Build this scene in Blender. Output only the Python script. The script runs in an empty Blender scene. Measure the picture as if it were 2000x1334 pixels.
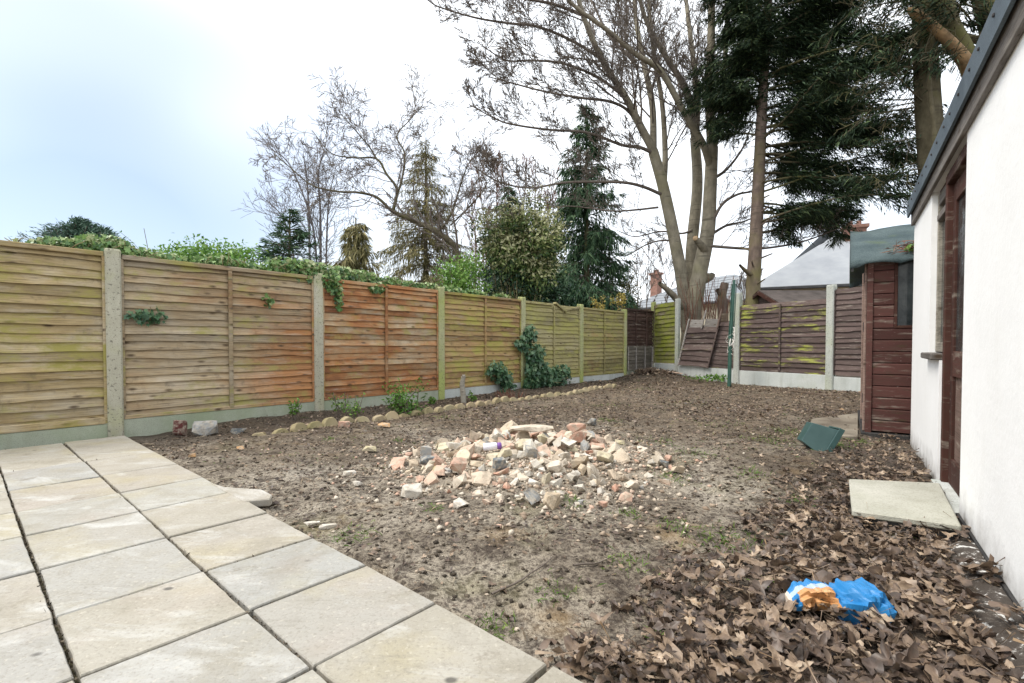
import bpy, bmesh, math, random
import numpy as np
from mathutils import Vector, Matrix

# ------------------------------------------------------------------ camera, sky, sun, exposure
R = math.radians
sc = bpy.context.scene
COL = sc.collection
CAM_H, PITCH, LENS = 0.84, R(1.3), 17.0
cam_d = bpy.data.cameras.new('camera')
cam = bpy.data.objects.new('camera', cam_d); COL.objects.link(cam)
cam.location = (0, 0, CAM_H)
cam.rotation_euler = (R(90) - PITCH, 0, 0)
cam_d.sensor_width = 36; cam_d.lens = LENS; cam_d.shift_y = 0.0132
cam_d.clip_start = 0.05; cam_d.clip_end = 1500
sc.camera = cam

SUN_EL, SUN_AZ = R(58), R(262)      # azimuth clockwise from +Y
world = bpy.data.worlds.new('World'); sc.world = world; world.use_nodes = True
wt = world.node_tree; wt.nodes.clear()
w_out = wt.nodes.new('ShaderNodeOutputWorld')
w_sky = wt.nodes.new('ShaderNodeTexSky'); w_sky.sky_type = 'NISHITA'; w_sky.sun_disc = False
w_sky.sun_elevation = SUN_EL; w_sky.sun_rotation = SUN_AZ
w_sky.air_density = 1.0; w_sky.dust_density = 1.6; w_sky.ozone_density = 1.5
w_bg = wt.nodes.new('ShaderNodeBackground'); w_bg.inputs[1].default_value = 0.070
w_cl = wt.nodes.new('ShaderNodeBackground'); w_cl.inputs[0].default_value = (0.93, 0.965, 1.0, 1); w_cl.inputs[1].default_value = 0.84
w_tc = wt.nodes.new('ShaderNodeTexCoord')
w_mp = wt.nodes.new('ShaderNodeMapping'); w_mp.inputs['Scale'].default_value = (1, 1, 1.6); w_mp.inputs['Location'].default_value = (4.1, 1.0, 0.5); w_mp.inputs['Rotation'].default_value = (0, 0, R(-22))
w_no = wt.nodes.new('ShaderNodeTexNoise'); w_no.inputs['Scale'].default_value = 0.75; w_no.inputs['Detail'].default_value = 3.0; w_no.inputs['Roughness'].default_value = 0.4
w_rp = wt.nodes.new('ShaderNodeValToRGB'); w_rp.color_ramp.elements[0].position = 0.30; w_rp.color_ramp.elements[1].position = 0.58
w_rp.color_ramp.elements[0].color = (.12, .12, .12, 1); w_rp.color_ramp.elements[1].color = (.97, .97, .97, 1)
w_mx = wt.nodes.new('ShaderNodeMixShader')
L = wt.links.new
L(w_sky.outputs[0], w_bg.inputs[0]); L(w_tc.outputs['Generated'], w_mp.inputs[0]); L(w_mp.outputs[0], w_no.inputs['Vector'])
L(w_no.outputs[0], w_rp.inputs[0]); L(w_rp.outputs[0], w_mx.inputs[0]); L(w_bg.outputs[0], w_mx.inputs[1]); L(w_cl.outputs[0], w_mx.inputs[2])
L(w_mx.outputs[0], w_out.inputs[0])

sun_d = bpy.data.lights.new('sun', 'SUN'); sun_d.energy = 1.5; sun_d.angle = R(25); sun_d.color = (1.0, 0.95, 0.87)
sun = bpy.data.objects.new('sun', sun_d); COL.objects.link(sun)
sdir = Vector((math.sin(SUN_AZ) * math.cos(SUN_EL), math.cos(SUN_AZ) * math.cos(SUN_EL), math.sin(SUN_EL)))
sun.rotation_euler = sdir.to_track_quat('Z', 'Y').to_euler(); sun.location = sdir * 40
sc.view_settings.view_transform = 'Standard'; sc.view_settings.look = 'None'
sc.view_settings.exposure = 1.32; sc.view_settings.gamma = 1.0; sc.view_settings.use_curve_mapping = False

rng = np.random.default_rng(7)
random.seed(7)
FPX = 2000 * LENS / 36.0
V0 = 667 + 26.4

def ray(u, v):
    cx, cy = (u - 1000) / FPX, (V0 - v) / FPX
    return np.array([cx, math.cos(PITCH) + cy * math.sin(PITCH), -math.sin(PITCH) + cy * math.cos(PITCH)])
def W(u, v, Y):                      # survey point: bearing (u, v) at distance Y
    d = ray(u, v); return np.array([0, 0, CAM_H]) + d * (Y / d[1])
def G(u, v, z=0.0):                  # survey point on a level plane
    d = ray(u, v); return np.array([0, 0, CAM_H]) + d * ((z - CAM_H) / d[2])

# ------------------------------------------------------------------ helpers: objects
def tag(o, label=None, cat=None, group=None, kind=None):
    if label: o['label'] = label
    if cat: o['category'] = cat
    if group: o['group'] = group
    if kind: o['kind'] = kind
    return o
def empty(name, loc=(0, 0, 0), rz=0.0, **k):
    o = bpy.data.objects.new(name, None); COL.objects.link(o)
    o.location = loc; o.rotation_euler = (0, 0, rz); o.empty_display_size = 0.1
    return tag(o, **k)
def link(name, me, m=None, parent=None, **k):
    o = bpy.data.objects.new(name, me); COL.objects.link(o)
    if m is not None and not me.materials: me.materials.append(m)
    if parent is not None: o.parent = parent
    return tag(o, **k)
def mesh_np(name, V, F, col=None, smooth=False):
    """V (n,3); F list of arrays (k, sides)"""
    me = bpy.data.meshes.new(name)
    V = np.asarray(V, dtype=np.float32)
    F = [np.asarray(f, dtype=np.int32) for f in F if len(f)]
    nl = sum(f.size for f in F); npoly = sum(len(f) for f in F)
    me.vertices.add(len(V)); me.vertices.foreach_set('co', V.ravel())
    me.loops.add(nl); me.polygons.add(npoly)
    me.loops.foreach_set('vertex_index', np.concatenate([f.ravel() for f in F]))
    tot = np.concatenate([np.full(len(f), f.shape[1], dtype=np.int32) for f in F])
    st = np.concatenate([[0], np.cumsum(tot)[:-1]]).astype(np.int32)
    me.polygons.foreach_set('loop_start', st); me.polygons.foreach_set('loop_total', tot)
    if smooth: me.polygons.foreach_set('use_smooth', np.ones(npoly, dtype=bool))
    if col is not None:
        a = me.attributes.new('tint', 'FLOAT', 'POINT'); a.data.foreach_set('value', np.asarray(col, dtype=np.float32))
    me.update(calc_edges=True); me.validate()
    return me

class MB:
    def __init__(s): s.V = []; s.F = []
    def add(s, vs, fs):
        b = len(s.V); s.V += [tuple(map(float, v)) for v in vs]; s.F += [tuple(i + b for i in f) for f in fs]
    def box(s, x0, x1, y0, y1, z0, z1):
        s.add([(x0, y0, z0), (x1, y0, z0), (x1, y1, z0), (x0, y1, z0), (x0, y0, z1), (x1, y0, z1), (x1, y1, z1), (x0, y1, z1)],
              [(0, 3, 2, 1), (4, 5, 6, 7), (0, 1, 5, 4), (1, 2, 6, 5), (2, 3, 7, 6), (3, 0, 4, 7)])
    def prism(s, poly, axis, a, b):      # polygon in two axes extruded along the third
        n = len(poly)
        def p(q, t):
            return {0: (t, q[0], q[1]), 1: (q[0], t, q[1]), 2: (q[0], q[1], t)}[axis]
        s.add([p(q, a) for q in poly] + [p(q, b) for q in poly],
              [tuple(range(n))[::-1], tuple(range(n, 2 * n))] + [(i, (i + 1) % n, n + (i + 1) % n, n + i) for i in range(n)])
    def mesh(s, name, bevel=0.0, smooth=False, seg=1):
        bm = bmesh.new()
        vs = [bm.verts.new(v) for v in s.V]
        for f in s.F:
            try: bm.faces.new([vs[i] for i in f])
            except ValueError: pass
        bmesh.ops.recalc_face_normals(bm, faces=bm.faces)
        if bevel: bmesh.ops.bevel(bm, geom=list(bm.edges), offset=bevel, segments=seg, affect='EDGES', profile=0.6, clamp_overlap=True)
        me = bpy.data.meshes.new(name); bm.to_mesh(me); bm.free()
        if smooth:
            for p in me.polygons: p.use_smooth = True
        return me
def boxmesh(name, x0, x1, y0, y1, z0, z1, bevel=0.0):
    m = MB(); m.box(x0, x1, y0, y1, z0, z1); return m.mesh(name, bevel)

class Tubes:
    """many tapered tubes gathered in one mesh"""
    def __init__(s): s.V = []; s.F = []; s.C = []; s.n = 0
    def add(s, pts, r0, r1=None, sides=5, col=0.5, radii=None):
        P = np.asarray(pts, dtype=float); n = len(P)
        if radii is None: radii = np.linspace(r0, r0 if r1 is None else r1, n)
        radii = np.asarray(radii)
        T = np.gradient(P, axis=0); T /= (np.linalg.norm(T, axis=1, keepdims=True) + 1e-9)
        ref = np.array([0.31, 0.42, 0.85]) if abs(T[:, 2]).mean() < 0.8 else np.array([0.9, 0.3, 0.1])
        A = np.cross(T, ref); A /= (np.linalg.norm(A, axis=1, keepdims=True) + 1e-9); B = np.cross(T, A)
        t = np.arange(sides) * 2 * math.pi / sides
        ring = P[:, None, :] + radii[:, None, None] * (np.cos(t)[None, :, None] * A[:, None, :] + np.sin(t)[None, :, None] * B[:, None, :])
        s.V.append(ring.reshape(-1, 3))
        i = np.arange(n - 1)[:, None] * sides; j = np.arange(sides)[None, :]; k = (j + 1) % sides
        q = np.stack([i + j, i + k, i + sides + k, i + sides + j], -1).reshape(-1, 4) + s.n
        s.F.append(q); s.C.append(np.full(n * sides, col)); s.n += n * sides
    def mesh(s, name, smooth=True):
        return mesh_np(name, np.concatenate(s.V), [np.concatenate(s.F)], np.concatenate(s.C), smooth)

def unit(a): return a / (np.linalg.norm(a, axis=-1, keepdims=True) + 1e-9)
def smooth_path(pts, n):
    P = np.asarray(pts, float); m = len(P)
    if m < 3:
        t = np.linspace(0, 1, n)[:, None]; return P[0] * (1 - t) + P[-1] * t
    Q = np.vstack([2 * P[0] - P[1], P, 2 * P[-1] - P[-2]])
    out = []
    for t in np.linspace(0, m - 1 - 1e-6, n):
        i = int(t); f = t - i; a, b, c, d = Q[i:i + 4]
        out.append(0.5 * ((2 * b) + (c - a) * f + (2 * a - 5 * b + 4 * c - d) * f * f + (3 * b - a - 3 * c + d) * f ** 3))
    return np.array(out)

# value noise on a lattice
_tab = np.random.default_rng(3).random((256, 256))
def vnoise(x, y):
    x = np.asarray(x, float); y = np.asarray(y, float)
    xi = np.floor(x).astype(int); yi = np.floor(y).astype(int); fx = x - xi; fy = y - yi
    fx = fx * fx * (3 - 2 * fx); fy = fy * fy * (3 - 2 * fy)
    g = lambda a, b: _tab[a & 255, b & 255]
    return (g(xi, yi) * (1 - fx) + g(xi + 1, yi) * fx) * (1 - fy) + (g(xi, yi + 1) * (1 - fx) + g(xi + 1, yi + 1) * fx) * fy
def fbm(x, y, o=4):
    s = 0; a = 1; t = 0
    for k in range(o):
        s = s + a * vnoise(x * 2 ** k + 17 * k, y * 2 ** k + 5 * k); t += a; a *= 0.5
    return s / t

# ------------------------------------------------------------------ helpers: materials
class NT:
    def __init__(s, name, rough=0.8, spec=0.3):
        s.m = bpy.data.materials.new(name); s.m.use_nodes = True
        s.t = s.m.node_tree; s.b = s.t.nodes['Principled BSDF']
        s.b.inputs['Roughness'].default_value = rough; s.b.inputs['Specular IOR Level'].default_value = spec
        s.tc = s.t.nodes.new('ShaderNodeTexCoord')
    def n(s, k): return s.t.nodes.new(k)
    def l(s, a, b): s.t.links.new(a, b)
    def put(s, sock, v):
        if hasattr(v, 'links') or isinstance(v, bpy.types.NodeSocket): s.l(v, sock)
        elif isinstance(v, (tuple, list)) and len(v) == 3 and sock.type == 'RGBA': sock.default_value = (*v, 1)
        else: sock.default_value = v
    def obj(s): return s.tc.outputs['Object']
    def world(s):
        return s.n('ShaderNodeNewGeometry').outputs['Position']
    def map(s, vec, scale=(1, 1, 1), loc=(0, 0, 0), rot=(0, 0, 0)):
        k = s.n('ShaderNodeMapping'); s.l(vec, k.inputs[0])
        k.inputs['Scale'].default_value = scale; k.inputs['Location'].default_value = loc; k.inputs['Rotation'].default_value = rot
        return k.outputs[0]
    def noise(s, vec, scale=5, detail=4, rough=0.55, dist=0.0):
        k = s.n('ShaderNodeTexNoise'); s.l(vec, k.inputs['Vector'])
        k.inputs['Scale'].default_value = scale; k.inputs['Detail'].default_value = detail; k.inputs['Roughness'].default_value = rough; k.inputs['Distortion'].default_value = dist
        return k.outputs[0]
    def vor(s, vec, scale=5, feat='F1', out=0):
        k = s.n('ShaderNodeTexVoronoi'); k.feature = feat; s.l(vec, k.inputs['Vector']); k.inputs['Scale'].default_value = scale
        return k.outputs[out]
    def ramp(s, fac, stops, interp='LINEAR'):
        k = s.n('ShaderNodeValToRGB'); e = k.color_ramp.elements; k.color_ramp.interpolation = interp
        while len(e) < len(stops): e.new(0.5)
        for i, (p, c) in enumerate(stops):
            e[i].position = p; e[i].color = (*c, 1) if isinstance(c, (tuple, list)) else (c, c, c, 1)
        s.put(k.inputs[0], fac); return k.outputs[0]
    def mix(s, fac, a, b, mode='MIX'):
        k = s.n('ShaderNodeMix'); k.data_type = 'RGBA'; k.blend_type = mode
        s.put(k.inputs[0], fac); s.put(k.inputs[6], a); s.put(k.inputs[7], b); return k.outputs[2]
    def math(s, op, a, b=0.0, c=None):
        k = s.n('ShaderNodeMath'); k.operation = op; s.put(k.inputs[0], a); s.put(k.inputs[1], b)
        if c is not None: s.put(k.inputs[2], c)
        return k.outputs[0]
    def sep(s, vec):
        k = s.n('ShaderNodeSeparateXYZ'); s.l(vec, k.inputs[0]); return k.outputs
    def rnd(s): return s.n('ShaderNodeObjectInfo').outputs['Random']
    def tint(s):
        k = s.n('ShaderNodeAttribute'); k.attribute_name = 'tint'; return k.outputs['Fac']
    def bump(s, h, strength=0.4, dist=0.01):
        k = s.n('ShaderNodeBump'); k.inputs['Strength'].default_value = strength; k.inputs['Distance'].default_value = dist
        s.put(k.inputs['Height'], h); s.l(k.outputs[0], s.b.inputs['Normal']); return s
    def done(s, col, rough=None):
        s.put(s.b.inputs['Base Color'], col)
        if rough is not None: s.put(s.b.inputs['Roughness'], rough)
        return s.m

M = {}
def simple(name, c0, c1, scale=8, rough=0.8, bump=0.3, dist=0.006, spec=0.3, detail=5, stretch=(1, 1, 1)):
    t = NT(name, rough, spec); v = t.map(t.obj(), stretch)
    n = t.noise(v, scale, detail, 0.6)
    t.bump(t.noise(v, scale * 3, 4, 0.6), bump, dist)
    M[name] = t.done(t.ramp(n, [(0.3, c0), (0.7, c1)])); return M[name]

def wood(name, stops, algae=None, algae_range=(0.55, 0.7), algae_scale=(1.2, 1, 2.2), seed=0.0, stain=None, rough=0.85, flake=None):
    """weathered softwood in the panel's own coordinates: x along the panel, z up"""
    t = NT(name, rough, 0.2)
    v = t.map(t.obj(), (1, 1, 1), (seed, 0, seed * 0.7))
    rnd = t.rnd()
    ov = t.n('ShaderNodeCombineXYZ'); t.l(t.math('MULTIPLY', rnd, 5.0), ov.inputs[0]); t.l(t.math('MULTIPLY', rnd, 9.0), ov.inputs[1]); t.l(t.math('MULTIPLY', rnd, 0.25), ov.inputs[2])
    av = t.n('ShaderNodeVectorMath'); t.l(v, av.inputs[0]); t.l(ov.outputs[0], av.inputs[1]); vs = av.outputs[0]      # grain and marks of each board on its own
    ow = t.n('ShaderNodeCombineXYZ'); t.l(t.math('MULTIPLY', rnd, 0.8), ow.inputs[0])
    aw = t.n('ShaderNodeVectorMath'); t.l(v, aw.inputs[0]); t.l(ow.outputs[0], aw.inputs[1]); vm = aw.outputs[0]
    big = t.noise(t.map(vm, (1.0, 1, 1.6)), 1.1, 8, 0.66)
    base = t.ramp(big, stops)
    if stain:
        (x0, x1), (z0, z1), c = stain
        s = t.sep(t.obj())
        fx = t.math('DIVIDE', t.math('SUBTRACT', s[0], x0), x1 - x0)
        fz = t.math('DIVIDE', t.math('SUBTRACT', s[2], z0), z1 - z0)
        wob = t.math('ADD', t.math('MULTIPLY', t.math('SUBTRACT', t.noise(vs, 3, 5, 0.65), 0.5), 1.5), t.math('MULTIPLY', t.math('SUBTRACT', rnd, 0.5), 0.5))
        f = t.math('ADD', t.math('MINIMUM', fx, fz), wob)
        base = t.mix(t.ramp(f, [(0.15, 0.0), (0.85, 0.9)]), base, c)
    # saw marks and grain along the slat
    grain = t.noise(t.map(vs, (3.5, 40, 110)), 1.0, 7, 0.72, 0.9)
    base = t.mix(t.ramp(grain, [(0.34, 0.6), (0.56, 0.0)]), base, (0.055, 0.04, 0.028), 'MIX')
    # tone of each slat
    base = t.mix(1.0, base, t.ramp(rnd, [(0, 0.68), (1, 1.2)]), 'MULTIPLY')
    # knots
    kn = t.vor(t.map(vs, (4.6, 8, 12.0)), 1.0)
    base = t.mix(t.ramp(kn, [(0.07, 0.92), (0.22, 0.0)]), base, (0.065, 0.042, 0.025))
    # pale washed streaks and dark weather marks
    pale = t.noise(t.map(vs, (2.2, 3, 14)), 1.6, 6, 0.66)
    base = t.mix(t.ramp(pale, [(0.55, 0.0), (0.72, 0.45)]), base, (0.42, 0.38, 0.31))
    drk = t.noise(t.map(vs, (6, 3, 6), (4, 0, 1)), 1.2, 6, 0.7)
    base = t.mix(t.ramp(drk, [(0.56, 0.0), (0.74, 0.6)]), base, (0.07, 0.055, 0.04))
    if algae:
        a = t.noise(t.map(vm, algae_scale, (2.3, 0, seed)), 1.3, 9, 0.74)
        base = t.mix(t.ramp(a, [(algae_range[0], 0.0), (algae_range[1], 0.9)]), base, algae)
    if flake:
        fl = t.noise(t.map(v, (9, 9, 28)), 2.2, 5, 0.7)
        base = t.mix(t.ramp(fl, [(0.64, 0.0), (0.70, 0.85)]), base, flake)
    t.bump(t.math('ADD', grain, t.math('MULTIPLY', kn, 0.3)), 0.35, 0.004)
    M[name] = t.done(base); return M[name]

LIME = (0.36, 0.40, 0.035)
wood('wood_tan', [(0.34, (0.27, 0.19, 0.085)), (0.50, (0.38, 0.29, 0.155)), (0.66, (0.44, 0.375, 0.27))], (0.26, 0.235, 0.06), (0.49, 0.62), seed=1.0)
wood('wood_greytan', [(0.34, (0.31, 0.195, 0.105)), (0.48, (0.39, 0.30, 0.185)), (0.66, (0.44, 0.38, 0.29))], (0.28, 0.255, 0.08), (0.53, 0.65), seed=7.3,
     stain=((0.95, 1.75), (1.55, 0.80), (0.37, 0.165, 0.062)))
wood('wood_orange', [(0.36, (0.25, 0.10, 0.045)), (0.46, (0.39, 0.175, 0.07)), (0.54, (0.41, 0.25, 0.13)), (0.64, (0.45, 0.36, 0.24))], (0.28, 0.24, 0.07), (0.53, 0.62), (1.0, 1, 0.8), seed=3.1)
wood('wood_orange_lime', [(0.32, (0.28, 0.145, 0.07)), (0.50, (0.36, 0.235, 0.11)), (0.68, (0.36, 0.285, 0.13))], (0.32, 0.30, 0.075), (0.48, 0.60), (1.0, 1, 2.0), seed=5.2)
wood('wood_olive', [(0.30, (0.27, 0.23, 0.10)), (0.50, (0.345, 0.305, 0.15)), (0.68, (0.38, 0.34, 0.20))], (0.32, 0.305, 0.095), (0.46, 0.62), seed=8.8)
wood('wood_olive_rust', [(0.30, (0.26, 0.22, 0.10)), (0.50, (0.335, 0.295, 0.135)), (0.68, (0.33, 0.215, 0.10))], (0.31, 0.295, 0.085), (0.48, 0.62), seed=11.8)
wood('wood_dark', [(0.30, (0.045, 0.024, 0.02)), (0.70, (0.085, 0.05, 0.042))], seed=2.2)
wood('wood_grey_old', [(0.30, (0.10, 0.09, 0.075)), (0.70, (0.20, 0.18, 0.15))], (0.10, 0.12, 0.05), (0.6, 0.75), seed=4.4)
wood('wood_mossy', [(0.30, (0.14, 0.12, 0.07)), (0.60, (0.24, 0.20, 0.13)), (0.75, (0.34, 0.32, 0.22))], (0.22, 0.25, 0.025), (0.42, 0.58), (1.5, 1, 1.3), seed=6.1)
wood('wood_brown_lime', [(0.30, (0.080, 0.056, 0.052)), (0.70, (0.15, 0.108, 0.098))], (0.30, 0.32, 0.06), (0.525, 0.61), (0.9, 1, 3.6), seed=9.4, flake=(0.40, 0.36, 0.32))
wood('wood_brown', [(0.30, (0.090, 0.064, 0.060)), (0.70, (0.16, 0.118, 0.106))], (0.31, 0.34, 0.05), (0.62, 0.70), (0.9, 1, 4.2), seed=13.0, flake=(0.38, 0.34, 0.30))
wood('wood_grey_pale', [(0.30, (0.26, 0.24, 0.22)), (0.70, (0.40, 0.37, 0.34))], seed=14.0)
wood('shed_boards', [(0.30, (0.070, 0.027, 0.024)), (0.70, (0.115, 0.048, 0.040))], (0.10, 0.10, 0.03), (0.62, 0.78), seed=15.0, flake=(0.40, 0.31, 0.28))
wood('shed_trim', [(0.30, (0.20, 0.13, 0.105)), (0.70, (0.33, 0.24, 0.20))], seed=16.0)
wood('frame_brown', [(0.30, (0.050, 0.019, 0.014)), (0.70, (0.085, 0.034, 0.026))], seed=17.0)
wood('fascia_wood', [(0.30, (0.13, 0.115, 0.105)), (0.70, (0.26, 0.24, 0.22))], seed=18.0, flake=(0.05, 0.04, 0.035))
wood('stake_wood', [(0.30, (0.22, 0.20, 0.16)), (0.70, (0.40, 0.37, 0.31))], seed=19.0)
wood('old_plank', [(0.30, (0.07, 0.05, 0.035)), (0.70, (0.15, 0.11, 0.08))], seed=20.0)

def concrete(name, c0, c1, algae=None, arange=(0.5, 0.7), pits=True, seed=0):
    t = NT(name, 0.9, 0.2); v = t.map(t.world(), (1, 1, 1), (seed, seed, 0))
    n = t.noise(v, 2.2, 5, 0.6); c = t.ramp(n, [(0.3, c0), (0.7, c1)])
    sp = t.noise(v, 160, 2, 0.5); c = t.mix(t.ramp(sp, [(0.35, 0.35), (0.5, 0.0)]), c, (0.16, 0.15, 0.12))
    st = t.noise(t.map(v, (6, 6, 0.8)), 1.5, 4, 0.6); c = t.mix(t.ramp(st, [(0.5, 0.0), (0.75, 0.35)]), c, (0.20, 0.20, 0.15))
    if algae:
        a = t.noise(v, 1.4, 4, 0.6); c = t.mix(t.ramp(a, [(arange[0], 0.0), (arange[1], 0.75)]), c, algae)
    h = sp
    if pits:
        p = t.noise(v, 55, 3, 0.5); pm = t.ramp(p, [(0.34, 1.0), (0.40, 0.0)])
        c = t.mix(t.math('MULTIPLY', pm, 0.7), c, (0.10, 0.09, 0.07)); h = t.math('SUBTRACT', sp, pm)
    t.bump(h, 0.5, 0.004)
    M[name] = t.done(c); return M[name]
concrete('post_concrete', (0.36, 0.34, 0.26), (0.47, 0.45, 0.36), (0.36, 0.38, 0.15), (0.50, 0.72))
concrete('post_concrete_green', (0.34, 0.35, 0.18), (0.44, 0.43, 0.26), (0.33, 0.38, 0.10), (0.42, 0.62), seed=3)
concrete('post_concrete_back', (0.40, 0.42, 0.38), (0.50, 0.51, 0.46), (0.36, 0.40, 0.24), (0.5, 0.75), seed=5)
concrete('gravel_board', (0.30, 0.33, 0.25), (0.42, 0.44, 0.36), (0.24, 0.29, 0.17), (0.45, 0.68), pits=False, seed=2)
concrete('gravel_board_clean', (0.44, 0.47, 0.45), (0.56, 0.58, 0.55), (0.30, 0.33, 0.24), (0.58, 0.78), pits=False, seed=9)
concrete('edging', (0.30, 0.23, 0.13), (0.46, 0.38, 0.25), (0.20, 0.18, 0.08), (0.45, 0.66), pits=False, seed=1)
concrete('shed_slab', (0.20, 0.17, 0.13), (0.33, 0.29, 0.23), (0.10, 0.08, 0.06), (0.45, 0.62), pits=False, seed=6)
concrete('step_concrete', (0.34, 0.335, 0.275), (0.47, 0.46, 0.40), (0.27, 0.27, 0.19), (0.48, 0.72), pits=False, seed=4)

def slab_mat():
    t = NT('slab_stone', 0.75, 0.3); v = t.map(t.world(), (1, 1, 1)); r = t.rnd()
    tone = t.ramp(r, [(0.0, (0.335, 0.31, 0.26)), (0.22, (0.31, 0.305, 0.285)), (0.40, (0.355, 0.33, 0.275)), (0.60, (0.335, 0.305, 0.262)), (0.78, (0.345, 0.325, 0.272)), (1.0, (0.305, 0.305, 0.29))])
    off = t.n('ShaderNodeCombineXYZ'); t.l(t.math('MULTIPLY', r, 37.0), off.inputs[0]); t.l(t.math('MULTIPLY', r, 91.0), off.inputs[1])
    ad = t.n('ShaderNodeVectorMath'); t.l(t.world(), ad.inputs[0]); t.l(off.outputs[0], ad.inputs[1]); v = ad.outputs[0]      # each slab cut from another part of the stone
    n = t.noise(v, 4.2, 7, 0.66, 0.5)
    c = t.mix(t.ramp(n, [(0.34, 0.55), (0.54, 0.0)]), tone, (0.25, 0.225, 0.17))
    y = t.noise(v, 1.9, 5, 0.62); c = t.mix(t.ramp(y, [(0.52, 0.0), (0.72, 0.45)]), c, (0.37, 0.315, 0.16))
    pk = t.noise(t.map(v, (1, 1, 1), (5, 9, 0)), 1.5, 5, 0.62); c = t.mix(t.ramp(pk, [(0.56, 0.0), (0.74, 0.35)]), c, (0.37, 0.30, 0.255))
    bl = t.noise(t.map(v, (1, 2.2, 1), (7, 3, 0), (0, 0, 0.85)), 2.3, 6, 0.64, 0.6); c = t.mix(t.ramp(bl, [(0.54, 0.0), (0.68, 0.55)]), c, (0.52, 0.52, 0.50))
    riv = t.noise(t.map(v, (1.6, 9, 1), (0, 0, 0), (0, 0, 0.9)), 1.5, 7, 0.7, 1.6)
    c = t.mix(t.ramp(riv, [(0.57, 0.0), (0.68, 0.38)]), c, (0.20, 0.185, 0.15))
    sp = t.noise(v, 95, 3, 0.65); c = t.mix(t.ramp(sp, [(0.36, 0.35), (0.47, 0.0)]), c, (0.18, 0.16, 0.13))
    sw = t.noise(v, 62, 2, 0.6); c = t.mix(t.ramp(sw, [(0.60, 0.0), (0.70, 0.35)]), c, (0.52, 0.48, 0.40))
    dk = t.vor(t.map(v, (1, 1.4, 1), (2, 5, 0)), 3.0); c = t.mix(t.ramp(dk, [(0.03, 0.8), (0.06, 0.0)]), c, (0.06, 0.055, 0.05))
    st_ = t.noise(t.world(), 1.3, 8, 0.72); c = t.mix(t.ramp(st_, [(0.52, 0.0), (0.64, 0.45)]), c, (0.20, 0.18, 0.14))
    mud = t.noise(t.map(t.world(), (1, 1, 1), (4, 8, 0)), 6, 7, 0.75); c = t.mix(t.ramp(mud, [(0.60, 0.0), (0.68, 0.5)]), c, (0.15, 0.125, 0.09))
    h = t.math('ADD', t.math('MULTIPLY', riv, 1.4), t.math('MULTIPLY', sp, 0.5)); t.bump(h, 0.5, 0.006)
    M['slab'] = t.done(c)
slab_mat()

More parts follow.
